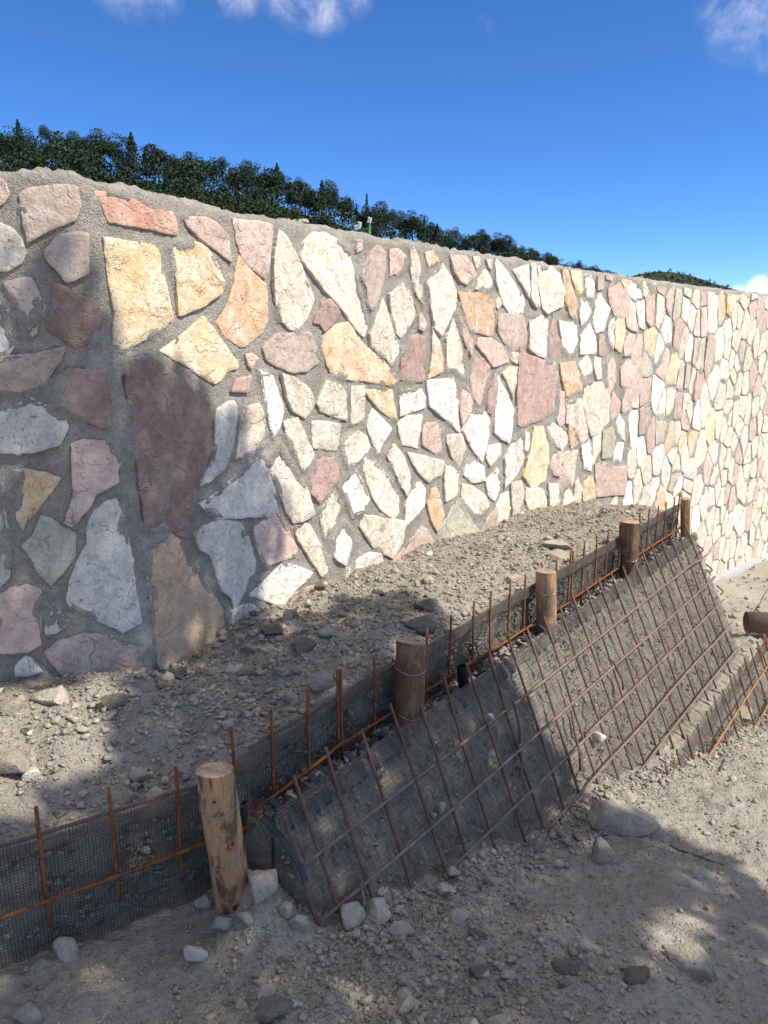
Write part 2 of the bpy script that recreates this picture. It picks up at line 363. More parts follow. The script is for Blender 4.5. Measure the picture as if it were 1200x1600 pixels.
def ground_z(x, y):
    x, y = np.asarray(x, float), np.asarray(y, float); d = np.hypot(x, y); far = np.clip(d/30, 0, 1)
    z = ground_macro(x, y)
    n = .028*fbm(x*1.7, y*1.7, 0, 3, 3)+.009*fbm(x*8, y*8, 0, 9, 3)+.008*np.abs(fbm(x*23, y*23, 0, 21, 3))
    return z+n*(1+6*far)
def seg_dist(x, y, P):
    best = np.full(np.shape(x), 1e9)
    for a, b in zip(P[:-1], P[1:]):
        d = b-a; t = np.clip(((x-a[0])*d[0]+(y-a[1])*d[1])/(d@d), 0, 1)
        best = np.minimum(best, np.hypot(x-a[0]-t*d[0], y-a[1]-t*d[1]))
    return best
WPC = np.array(WALLP, float)
SOILPX = [(-60, 1066), (0, 1062), (110, 1056), (232, 1050), (290, 1020), (350, 985), (440, 943), (520, 908), (600, 880), (680, 850), (770, 820), (850, 795), (940, 776), (1000, 770), (1060, 765)]
_sp = [px_wall(*q) for q in SOILPX]; _sx = [wall_pt(s, z) for s, z in _sp]
SOILA = np.array([along(p[0], p[1]) for p in _sx]); SOILZ = np.array([z for s, z in _sp])
_o = np.argsort(SOILA); SOILA, SOILZ = SOILA[_o], SOILZ[_o]
FTOP = .355
def bank_z(x, y):
    x, y = np.asarray(x, float), np.asarray(y, float)
    df = seg_dist(x, y, FENCE); dw = seg_dist(x, y, WPC); t = df/(df+dw+1e-6); al = along(x, y)
    zw = np.interp(al, SOILA, SOILZ); zf = np.interp(al, [-2, -.15, .05, .5, 3, 4.1], [.29, .295, .375, .395, .40, .38])
    z = zf+(zw-zf)*np.clip(t*1.05, 0, 1)+.035*np.sin(np.clip(t, 0, 1)*math.pi)
    z = z+(.026*fbm(x*4, y*4, 0, 33, 3)+.012*fbm(x*13, y*13, 0, 41, 3)+.007*np.abs(fbm(x*34, y*34, 0, 43, 2)))*np.clip(t*8, .25, 1)
    e = np.clip((al-4.05)/.55, 0, 1); e = e*e*(3-2*e)
    return z*(1-e)+(ground_macro(x, y)-.12)*e
def march(u, v, fn, tmax=14.):
    r = ray(u, v); t = np.linspace(.9, tmax, 2600); P = CAM[None]+r[None]*t[:, None]
    b = P[:, 2] < fn(P[:, 0], P[:, 1]); i = np.argmax(b)
    return P[i]
def px_plane(u, v, P0, n):
    r = ray(u, v); return CAM+r*(((P0-CAM)@n)/(r@n))

# ------------------------------------------------------------------ ground sheet
def axis(lo, hi, step, far):
    c = np.arange(lo, hi, step); out_r = [hi]; st = step
    while out_r[-1] < far: st *= 1.22; out_r.append(out_r[-1]+st)
    out_l = [lo]; st = step
    while out_l[-1] > -far: st *= 1.22; out_l.append(out_l[-1]-st)
    return np.concatenate([out_l[:0:-1], c, out_r])
xa = axis(-1.5, 3.2, .012, 1500)
yb = [1.0]
while yb[-1] < 7.5: yb.append(yb[-1]+.0072*max(1, yb[-1]*.62))
st = yb[-1]-yb[-2]
while yb[-1] < 1500: st *= 1.2; yb.append(yb[-1]+st)
yl = [1.0]; st = .0105
while yl[-1] > -1500: st *= 1.25; yl.append(yl[-1]-st)
ya = np.array(yl[:0:-1]+yb)
X, Y = np.meshgrid(xa, ya, indexing='ij')
ground = np_mesh('ground', np.stack([X, Y, ground_z(X, Y)], -1).reshape(-1, 3), grid_faces(len(xa), len(ya)), M_SOIL, None, True)
tag(ground, kind='structure')

# ------------------------------------------------------------------ soil bank behind the fence
def build_bank():
    taus = [-2.5]
    while taus[-1] < 4.75: taus.append(taus[-1]+.011+.003*max(0, taus[-1]))
    taus = np.array(taus); m = 92
    wal = np.array([along(*p) for p in WP]); mono = np.maximum.accumulate(wal)
    rows = []
    for t in taus:
        if t < 0:
            pf = F0[:2]+DL[:2]*t; s = t*1.05; pw = wall_pt(s, 0, -.03)[:2]
        else:
            pf = (F0+A*t)[:2]; s = np.interp(t+.17*math.exp(-t), mono[_c:], WS[_c:]); pw = wall_pt(s, 0, -.03)[:2]
        if t >= 0: pf = pf-NN[:2]*.022
        else: pf = pf+np.array((-DL[1], DL[0]))*.022
        j = np.linspace(0, 1, m)[:, None]; rows.append(pf*(1-j)+pw*j)
    P = np.array(rows); Z = bank_z(P[..., 0], P[..., 1]); top = np.concatenate([P, Z[..., None]], -1)
    # the face of the bank held by the netting, down to the ground
    k = 34; f = np.linspace(1, 0, k)[:-1]
    zb = ground_macro(P[:, 0, 0], P[:, 0, 1])-.10
    zb = np.where(taus > 0, np.minimum(.06, zb+.3), zb); zb = np.where(taus > 4.05, ground_macro(P[:, 0, 0], P[:, 0, 1])-.2, zb)
    zf = Z[:, 0][:, None]*(1-f[None])+zb[:, None]*f[None]
    fx = np.repeat(P[:, :1, 0], k-1, 1); fy = np.repeat(P[:, :1, 1], k-1, 1)
    ns = np.where(taus[:, None] < 0, 0, 1); nx = np.where(ns, NN[0], DL[1]); ny = np.where(ns, NN[1], -DL[0])
    bulge = .020*fbm(taus[:, None]*9+0*f[None], zf*11, 0, 61, 4)-.004
    bulge = np.minimum(bulge, .013)
    face = np.stack([fx+nx*bulge, fy+ny*bulge, zf], -1)
    V = np.concatenate([face, top], 1)
    o = np_mesh('soil_bank', V.reshape(-1, 3), grid_faces(V.shape[0], V.shape[1]), M_BANK, None, True)
    tag(o, kind='structure')
build_bank()

# ------------------------------------------------------------------ soil step held by the sloping panels
def geomat_mat():
    m, nt, b = new_mat('soil with black geomat', .97); g = G(nt)
    n1 = g.noise(3, 5, .6); n2 = g.noise(45, 6, .7); n3 = g.noise(200, 4, .7)
    cb = nt.nodes.new('ShaderNodeCombineXYZ')
    for k, ax in enumerate((A*1.0, DN*.22, DOUT*.3)):
        dp = nt.nodes.new('ShaderNodeVectorMath'); dp.operation = 'DOT_PRODUCT'; g.l(g.pos, dp.inputs[0]); dp.inputs[1].default_value = tuple(ax); g.l(dp.outputs['Value'], cb.inputs[k])
    fib = g.noise(55, 5, .7, .6, cb.outputs[0])
    c = g.mix(g.rng(n1, .35, .65), (.28, .245, .19), (.365, .325, .255)); c = g.gain(c, g.rng(n2, .3, .7, .72, 1.2)); c = g.gain(c, g.rng(n3, .3, .7, .8, 1.18))
    c = g.mix(g.rng(fib, .48, .62, 0, .66), c, (.085, .08, .072)); g.put(b.inputs['Base Color'], c)
    g.bump(g.math('ADD', n2, g.math('MULTIPLY', n3, .5)), b, .010, 1.)
    return m
M_GEO = geomat_mat()
def build_step():
    al = [-.055]
    while al[-1] < 4.2: al.append(al[-1]+.011+.0025*max(0, al[-1]))
    al = np.array(al)
    # profile: list of (n, z): back of trough, trough floor, rim, slope, out to the lower panel
    n_tr = 16; prof = [(-.15+.11*i/n_tr, .185-.02*math.sin(math.pi*i/n_tr)) for i in range(n_tr)]
    prof += [(-.04+.04*i/6, .185+.03*i/6) for i in range(6)]
    nd = 90; L2 = .80
    prof += [tuple(x) for x in [(math.cos(SLOPE)*L2*i/nd-.018, .225-math.sin(SLOPE)*L2*i/nd) for i in range(nd)]]
    nl, zl = prof[-1]
    prof += [(nl+.014*i, zl-.004*i) for i in range(1, 6)]
    nl, zl = prof[-1]
    prof += [(nl+math.cos(SLOPE)*.02*i, zl-math.sin(SLOPE)*.02*i) for i in range(1, 32)]
    prof = np.array(prof); ns, zs = prof[:, 0], prof[:, 1]
    a2, n2 = np.meshgrid(al, ns, indexing='ij'); z2 = np.broadcast_to(zs, a2.shape).copy()
    j = np.arange(len(ns))[None]
    on = np.clip((j-18)/6, 0, 1)
    d = (.016*fbm(a2*8, j/9., 0, 71, 4)+.011*np.abs(fbm(a2*26, j/3., 0, 75, 3)))-.006
    d = np.where(on > .5, np.minimum(d, .014), d*1.6+.01*np.abs(fbm(a2*14, j/4., 0, 79, 3)))
    X = T0[0]+A[0]*a2+NN[0]*(n2+d*math.sin(SLOPE)*on); Y = T0[1]+A[1]*a2+NN[1]*(n2+d*math.sin(SLOPE)*on); Z = z2+d*(math.cos(SLOPE)*on+(1-on))
    g = ground_macro(X, Y)-.15; e = np.clip(1-(a2+.055)/.045, 0, 1); e = e*e*(3-2*e); e2 = np.clip((a2+.62*np.clip(n2, 0, 1)-4.06)/.10, 0, 1); e = np.maximum(e, e2*e2*(3-2*e2))
    Z = np.where(Z > g, Z*(1-e)+g*e, Z)
    V = np.stack([X, Y, Z], -1)
    o = np_mesh('soil_step', V.reshape(-1, 3), grid_faces(*V.shape[:2], flip=True), M_GEO, None, True); tag(o, kind='structure')
build_step()
# ------------------------------------------------------------------ the stone wall
STONES = '''
1 p 0,115 30,140 45,195 20,235 -20,250 -60,180
1 m 95,195 135,165 240,155 320,150 360,165 375,250 345,315 240,355 135,415 115,330
1 w -60,330 10,330 60,355 95,395 120,465 100,515 40,550 -60,555
1 m 275,385 370,370 405,375 410,560 320,605 280,560 215,490 210,455
1 m 20,610 120,580 150,585 190,670 215,725 180,765 175,835 130,865 85,780 70,700
1 g -40,700 10,705 40,735 50,830 70,905 40,940 -40,940
1 d 255,610 300,625 370,660 450,695 470,790 455,890 395,890 360,915 300,870 225,820 235,730
1 m -60,950 150,940 300,908 280,970 200,1080 100,1110 -60,1105
1 d 245,1120 285,1050 325,1010 450,1020 480,1010 510,1150 515,1290 420,1260 350,1220 255,1170
1 P 455,180 550,185 620,215 700,265 790,270 815,330 810,385 690,355 510,320 480,240
1 y 485,405 560,415 690,435 725,455 745,560 775,680 788,765 740,830 650,870 575,918 530,885 535,740 510,620
1 y 780,420 900,420 940,430 985,480 1010,540 1035,595 1020,650 940,710 830,755 815,590
1 p 850,300 960,300 1010,330 1060,390 1075,510 1010,460 930,400 880,350
3 p -65,50 0,55 110,70 155,90 150,200 135,310 120,395 60,350 0,290 -40,190
3 o -30,262 40,360 120,430 135,520 130,640 90,720 10,775 -25,787 -100,725 -156,650 -106,575 -69,437
1 y 945,768 1000,830 1060,920 1105,980 1100,1000 1050,1020 1035,1050 1000,1075 970,1060 880,1000 750,925 830,870
3 p 5,840 40,830 80,860 40,930 20,900
1 r 1095,1055 1172,1040 1155,1120 1075,1115
0 d 193,573 207,563 227,560 247,570 267,587 293,610 320,633 323,660 320,710 300,750 293,787 288,831 273,830 267,823 250,818 240,825 225,822 222,780 213,723 205,650 197,610
0 g 0,647 50,622 77,637 100,657 105,665 92,693 67,702 33,707 0,705 -15,700 -15,655
2 p 335,165 385,145 520,155 540,195 560,245 540,290 548,335 500,370 445,395 430,440 380,500 345,535 305,515 345,400 340,270
2 y 70,285 130,280 210,295 280,325 235,390 185,455 110,555 80,510 75,400
2 g -30,345 15,345 30,480 55,620 50,770 0,820 -30,820
2 v 195,500 245,510 290,550 350,580 350,680 310,740 240,815 190,770 150,690 105,635 160,590
2 g 440,490 490,445 540,428 565,500 590,590 610,700 625,820 645,985 600,1010 565,1028 510,1000 440,970 370,930 318,895 335,800 370,700 405,640 415,550
2 p -30,880 60,840 120,825 190,850 190,1090 140,1125 80,1130 -30,1130
2 g 245,945 285,940 325,995 270,1040 220,1045 215,1020
2 m 220,1130 280,1085 400,1050 500,1055 560,1065 640,1085 690,1070 685,1250 600,1255 420,1250 310,1240 260,1190
2 g 120,1150 150,1165 200,1225 130,1245 72,1245 75,1195
2 b 665,650 730,610 800,570 850,640 900,730 960,830 1030,930 1040,1070 940,1140 830,1185 735,1200 720,1000 695,840
4 g 215,200 240,195 252,240 245,340 215,430 190,490 130,540 85,560 110,500 145,440 155,320 165,230
4 w 345,205 370,260 382,330 375,390 320,425 240,442 255,370 270,290 295,225 325,208
4 W 345,55 410,85 430,150 455,230 440,290 410,355 390,290 370,180 358,110
4 w 450,70 500,85 570,130 600,190 580,235 555,265 500,235 470,170
4 w 650,100 710,120 735,160 738,275 690,262 625,235 610,200 630,150
4 w 755,125 818,125 818,265 770,295 755,290
4 y 820,140 945,140 968,280 930,260 880,220 845,180
4 W 855,225 900,270 940,315 905,370 882,440 860,380 832,300
6 W 75,150 160,135 185,180 185,230 130,250 72,270 70,190
6 W 195,105 320,95 335,160 345,345 300,300 240,250 210,225
4 w 460,285 520,268 545,320 590,430 565,470 540,505 500,420 465,340
4 w 590,280 650,280 708,295 700,410 650,408 595,402
4 w 790,325 825,345 840,395 800,450 745,490 725,430 720,385 755,350
4 r 640,440 690,450 708,490 700,540 660,600 618,640 580,600 580,530 610,460
4 w 385,455 440,385 470,420 520,510 560,590 590,690 530,720 495,725 465,680 440,600 410,520
4 g 350,435 365,430 385,510 410,580 430,690 380,700 260,705 155,712 120,680 90,645 170,590 260,500
4 W 775,495 810,550 838,625 810,680 765,708 740,650 708,570 740,520
4 w 820,445 880,475 930,530 970,590 978,680 950,710 890,670 850,600 815,500
4 w 960,385 1000,440 1020,510 1025,560 1010,612 970,550 915,420 935,395
6 w 100,270 175,265 160,350 150,420 120,408 85,405 65,350 60,310
6 p 190,305 240,300 275,350 275,455 220,440 175,405 175,350
6 w 105,440 180,455 270,480 260,540 200,580 150,530
6 W 155,580 180,610 180,690 140,740 95,785 95,690 120,630
4 w 685,598 728,665 690,730 642,805 630,740 620,680
4 W 730,725 775,780 780,830 755,870 735,920 700,900 680,880 680,800 705,750
4 w 500,755 550,735 580,745 610,810 650,890 665,930 655,970 620,965 580,900 530,820
4 p 320,760 380,720 435,700 475,770 515,850 510,880 440,900 375,930 345,850
4 g 65,790 100,750 180,725 260,735 295,790 330,900 328,960 305,970 285,1040 240,1110 225,1060 180,1030 150,930 130,880 80,850
4 W 460,910 520,930 582,955 520,1020 450,1105 390,1080 315,1055 380,990
4 o 500,1050 560,1020 640,998 685,1015 670,1050 600,1080 500,1120 495,1080
4 W 790,900 840,865 890,870 910,930 880,960 800,985 775,930
4 g 745,930 770,950 785,1000 730,1028 728,970
4 g 275,1100 320,1095 390,1165 340,1200 275,1190
4 g 225,1125 270,1100 268,1190 220,1200
4 w 815,695 870,705 1000,725 990,820 950,890 900,865 860,840 805,750
6 m 170,785 200,810 250,895 180,930 60,960 40,950 100,870
6 o 235,590 255,660 275,730 245,810 215,760 195,680 215,620
6 w 290,490 340,540 335,640 285,670 275,600 275,510
6 v 320,670 360,690 440,820 260,895 250,830 270,750
6 w 360,590 400,595 470,640 490,690 450,740 420,745 370,690 360,640
6 W 405,475 460,505 468,570 410,580 368,545 380,500
6 w 290,360 355,355 378,420 350,515 310,460 288,400
6 W 430,250 480,255 492,290 490,360 455,485 410,430 365,340 400,270
6 W 485,410 535,400 535,450 490,505 472,460
6 W 530,515 545,580 515,670 480,640 470,575 500,545
6 g 645,335 645,490 600,560 560,600 560,470 600,390
6 W 655,340 682,335 680,420 665,438 650,430
6 y 695,325 740,325 775,400 770,480 750,570 690,605 650,545 675,440
6 m 780,430 835,440 820,550 790,545 770,500
6 m 835,505 865,580 850,600 825,630 810,580
6 w 590,585 635,575 650,630 630,720 595,735
6 w 660,610 740,610 760,660 755,735 690,740 655,660
6 m 520,700 540,790 450,825 470,760
6 w 545,640 580,625 585,700 560,785 525,760 525,690
6 W 650,705 680,745 640,780 600,765
6 w 765,585 810,590 820,700 770,720
6 w 860,600 880,640 880,685 830,690 840,640
6 w 890,580 900,555 920,610 915,675 880,680
6 y 925,560 970,550 988,600 985,655 930,670
6 p 990,500 1030,488 1060,510 1125,505 1120,635 990,645
6 w 840,440 900,430 890,520 880,600 860,560 830,480
6 w 745,300 790,300 850,350 855,390 830,435 790,400 755,340
6 w 850,205 920,190 930,260 945,340 945,375 915,395 900,350 850,300
6 o 855,305 890,325 905,410 870,428 860,370
6 w 940,110 1035,120 1050,180 1045,290 1000,345 960,360 945,300 935,200
6 W 920,415 950,375 970,420 965,525 930,515
6 w 970,370 1010,350 1010,430 975,500 970,440
6 v 1025,340 1080,320 1080,400 1065,465 1015,465
6 W 1085,395 1118,395 1110,485 1065,480
6 W 1095,262 1120,300 1125,385 1100,370 1080,310
6 p 1070,150 1105,215 1090,270 1055,300 1055,220
6 r 632,-48 664,-12 740,10 805,32 800,140 790,240 730,280 640,315 622,300 622,150
6 p 815,155 840,155 840,300 820,315 805,280
6 o 815,25 900,15 930,150 850,178 830,100
3 w 190,120 240,160 280,230 330,340 400,510 375,580 345,640 300,700 260,675 205,630 180,540 165,400 170,250
3 w 400,140 470,135 560,190 610,230 640,350 680,500 715,670 690,725 640,670 580,590 520,520 440,430 400,370 335,290 350,200
3 r 490,515 530,560 555,610 510,670 465,705 440,665 400,655 430,590 450,540
3 m 110,800 180,720 290,715 375,715 410,790 435,880 370,930 290,945 200,910 130,870
3 o 460,740 530,680 605,655 640,710 700,790 790,860 850,920 892,990 870,1020 760,1000 620,985 530,970 490,890 455,800
3 m 770,200 815,240 820,340 800,440 770,530 740,575 710,530 710,450 675,380 690,320 730,250
3 p 850,225 900,220 945,260 940,340 920,375 880,365 855,380
3 p 650,170 690,170 690,225 655,245
3 w 965,195 1000,230 1025,300 1030,400 1042,540 1010,500 985,440 970,330
5 y 85,130 130,120 165,180 120,205 105,225
3 w 920,425 960,480 1020,590 980,650 920,740 880,700 860,640 845,490
3 w 800,505 830,600 870,710 910,810 860,905 830,860 740,800 730,720 760,620
3 p 1035,595 1060,640 1050,705 1020,690 1020,620
3 r 960,740 1010,725 1055,740 1060,850 1045,990 970,1005 915,980 920,880
5 o 125,580 155,640 180,740 180,820 100,865 120,740
5 w 185,200 230,270 265,360 255,460 210,540 170,610 130,560 115,440 90,320 120,270
5 m 225,145 320,150 350,200 380,260 320,320 290,300 250,240
5 w 365,155 405,150 410,205 385,225
5 w 440,170 475,170 475,235 455,210
5 w 435,230 465,280 475,330 420,350 370,345 390,290
5 o 275,370 370,370 455,355 480,420 495,500 480,620 430,605 340,585 320,500
5 y 510,375 535,430 510,465 475,400
5 W 505,165 550,220 610,310 665,400 668,490 580,485 540,430 500,300
5 W 600,235 690,200 695,395 650,320
5 W 705,195 735,195 750,440 735,450 700,400
5 w 750,210 820,215 870,260 890,350 885,440 800,485 770,450 755,330
5 o 885,235 920,240 945,340 972,430 970,530 930,495 905,420
5 y 940,235 1000,240 1020,350 980,380 955,310
5 W 1020,255 1050,260 1070,310 1065,400 1025,395
5 m 515,500 570,490 670,500 680,610 680,680 600,705 545,650 510,580
5 W 695,500 750,495 808,530 800,620 785,745 740,730 690,690
5 r 830,490 855,590 880,680 845,780 810,720 810,600
5 W 865,530 940,545 975,530 978,690 935,750 890,680
5 p 280,500 320,570 360,650 350,740 310,650 285,580
5 w 240,520 270,600 320,780 330,885 280,840 210,820 205,640
5 p 400,630 470,630 530,670 575,730 570,770 480,800 440,740 385,670
5 p 370,755 420,755 465,800 460,900 405,1035 360,970 345,860
5 w 585,795 628,800 625,880 600,985 570,900 540,840
6 r 510,65 522,80 525,150 500,260 478,250 480,170
6 W 530,75 560,140 605,240 580,390 540,370 510,340 520,200
6 p 355,105 400,160 412,220 390,270 360,310 345,200
5 W 590,715 625,715 625,785 585,760
5 W 1000,400 1050,430 1065,480 1000,560 985,500
5 W 1110,370 1160,460 1130,580 1085,600 1065,530 1080,440
5 p 1095,270 1130,270 1130,340 1090,350
5 W 1050,545 1090,650 1085,720 990,725 1000,620
5 r 1100,610 1145,615 1145,740 1100,730
5 w 1035,730 1070,790 1060,840 1015,870 990,780
5 w 1080,740 1115,750 1120,870 1090,870 1070,790
5 p 1150,780 1185,745 1200,800 1200,890 1160,960 1145,850
'''
CROPS = {'0': (0, 0, 1), '1': (0, 240, 3), '2': (0, 640, 3), '3': (380, 330, 3.75), '4': (280, 560, 1200/420), '5': (640, 360, 3.75), '6': (600, 560, 3)}
def parse_stones():
    out = []
    for ln in STONES.strip().splitlines():
        q = ln.split(); ox, oy, sc = CROPS[q[0]]
        out.append((q[1], [(ox+float(p.split(',')[0])/sc, oy+float(p.split(',')[1])/sc) for p in q[2:]]))
    return out
def ragged(P, step, amp, seed):
    """resample a closed outline and roughen it"""
    P = np.array(P, float); out = []
    n = len(P)
    for i in range(n):
        a, b = P[i], P[(i+1) % n]; L = np.linalg.norm(b-a); k = max(1, int(round(L/step)))
        for j in range(k):
            out.append(a+(b-a)*j/k)
    out = np.array(out); m = len(out)
    if m > 10:                                                  # take the very tips off the corners
        out = out*.84+(np.roll(out, 1, 0)+np.roll(out, -1, 0))*.08
    nx = vnoise(out[:, 0]/step/2.4, out[:, 1]/step/2.4, seed*.37, 5)+.7*vnoise(out[:, 0]/step/.9, out[:, 1]/step/.9, seed*.37, 6)
    ny = vnoise(out[:, 0]/step/2.4, out[:, 1]/step/2.4, seed*.37, 15)+.7*vnoise(out[:, 0]/step/.9, out[:, 1]/step/.9, seed*.37, 16)
    return out+np.stack([nx, ny], 1)*amp
def stone_mesh(S, seed, h0, relief=1., rings=(1, .975, .84, .6, .32)):
    """S (n,2) outline in wall coordinates (s, z)"""
    n = len(S); c = S.mean(0)
    xs, zs = S[:, 0], S[:, 1]; cr = xs*np.roll(zs, -1)-np.roll(xs, -1)*zs; ar = cr.sum()/2
    if abs(ar) > 1e-7: c = np.array(((((xs+np.roll(xs, -1))*cr).sum())/(6*ar), (((zs+np.roll(zs, -1))*cr).sum())/(6*ar)))
    if ar < 0: S = S[::-1]
    tl = RNG.normal(0, .022, 2)
    def hgt(Q):
        q = Q-c
        r = fbm(Q[:, 0]*9, Q[:, 1]*9, seed*1.7, 7, 3)*.0026+fbm(Q[:, 0]*38, Q[:, 1]*38, seed*1.7, 8, 2)*.0012
        st = np.where(vnoise(Q[:, 0]*7, Q[:, 1]*11, seed*2.3, 9) > .28, .0035, 0)       # split layers
        return h0+(r+st)*relief+np.clip(q@tl, -.012, .012)
    V = [wall_pt(S[:, 0], S[:, 1], -.02)]
    e = hgt(S)-.0016; V.append(wall_pt(S[:, 0], S[:, 1], e)); V.append(wall_pt(S[:, 0], S[:, 1], e))
    for r in rings[1:]:
        Q = c+(S-c)*r; V.append(wall_pt(Q[:, 0], Q[:, 1], hgt(Q)))
    V.append(wall_pt(c[:1], c[1:], hgt(c[None])))
    V = np.concatenate(V); F = []; sm = []
    for k in range(n): F.append((k, (k+1) % n, n+(k+1) % n, n+k)); sm.append(False)
    R = len(rings)
    for r in range(R-1):
        b = (2+r)*n
        for k in range(n): F.append((b+k, b+(k+1) % n, b+n+(k+1) % n, b+n+k)); sm.append(True)
    b = (1+R)*n
    for k in range(n): F.append((b+k, b+(k+1) % n, (2+R)*n)); sm.append(True)
    return V, F, sm, c
wall = empty('stone_wall', (-.93, 2.66, 0), 'long retaining wall of irregular cream, pink and ochre stones in grey mortar', 'wall')
PLACED = []
def build_mortar():
    s = [-2.35]
    while s[-1] < WS[-1]-.1: s.append(s[-1]+.0092*max(1, 1+.75*max(0, s[-1]-1.9)) if s[-1] > -.75 else s[-1]+.014)
    s = np.array(s); n = 185
    tz = top_z(s)+.006*fbm(s*7, s*0, 0, 81, 3)+.006*fbm(s*31, s*0, 0, 83, 2)
    b = wall_pt(s, 0); bz = np.minimum(ground_macro(b[:, 0], b[:, 1])-.25, .15)
    f = np.linspace(0, 1, n); Z = bz[:, None]*(1-f)+tz[:, None]*f; Sg = np.repeat(s[:, None], n, 1)
    h = .0048*fbm(Sg*11, Z*11, 0, 85, 3)+.0028*fbm(Sg*45, Z*45, 0, 87, 2)-.001
    sm = np.clip(.5+.95*fbm(Sg*6.5, Z*6.5, 0, 185, 3), 0, 1)        # where the trowel left cement on the stones
    lift = np.full(h.shape, -1.0); sink = np.zeros(h.shape, bool)
    for S, h0 in PLACED:
        i0, i1 = np.searchsorted(s, S[:, 0].min()-.03), np.searchsorted(s, S[:, 0].max()+.03)
        if i1 <= i0: continue
        sx, zz = Sg[i0:i1].ravel(), Z[i0:i1].ravel(); k = (zz > S[:, 1].min()-.03) & (zz < S[:, 1].max()+.03); idx = np.where(k)[0]
        if not len(idx): continue
        px, pz = sx[idx], zz[idx]; A0, B0 = S, np.roll(S, -1, 0); dmin = np.full(len(idx), 9.); ins = np.zeros(len(idx), bool)
        for (ax, az), (bx, bz_) in zip(A0, B0):
            dx, dz = bx-ax, bz_-az; t = np.clip(((px-ax)*dx+(pz-az)*dz)/(dx*dx+dz*dz+1e-12), 0, 1); dmin = np.minimum(dmin, np.hypot(px-ax-t*dx, pz-az-t*dz))
            cr = (az > pz) != (bz_ > pz); ins ^= cr & (px < (bx-ax)*(pz-az)/(bz_-az+1e-12)+ax)
        L_ = lift[i0:i1].reshape(-1); K_ = sink[i0:i1].reshape(-1); q = sm[i0:i1].reshape(-1)[idx]
        v = np.where(ins, np.where(q > .55, h0+.0045-dmin*.55*(1.35-q), -1), (h0-.001)*np.exp(-dmin/.014)*np.clip(q*1.6-.35, 0, 1))
        L_[idx] = np.maximum(L_[idx], v); K_[idx] |= ins & (dmin > .006) & (v < h0-.004)
    h = np.where(sink, -.006, np.maximum(h, lift+.0012*fbm(Sg*60, Z*60, 0, 187, 2)))
    rnd = np.clip((Z-tz[:, None]+.03)/.03, 0, 1); h = h-.012*rnd**2
    front = wall_pt(Sg, Z, h)
    nb = 26; g = np.linspace(0, 1, nb)[1:]; Sb = np.repeat(s[:, None], nb-1, 1); back = -.012-.36*np.repeat(g[None], len(s), 0)
    zt = tz[:, None]+.012*fbm(Sb*11, back*11, 0, 89, 3)+.005*np.abs(fbm(Sb*40, back*40, 0, 91, 2))-.01*(g[None]**6)
    topv = wall_pt(Sb, zt, back)
    rear = wall_pt(Sb[:, :2], np.stack([zt[:, -1]-.5, bz-.1], 1), back[:, -1:]-.01+0*Sb[:, :2])
    V = np.concatenate([front, topv, rear], 1)
    o = np_mesh('mortar_core', V.reshape(-1, 3), grid_faces(*V.shape[:2]), M_MORTAR, None, True); adopt(o, wall)
def clip(poly, p, n):
    out = []
    for i in range(len(poly)):
        a, b = poly[i], poly[(i+1) % len(poly)]; da, db = (a-p)@n, (b-p)@n
        if da <= 0: out.append(a)
        if da*db < 0: out.append(a+(b-a)*da/(da-db))
    return out
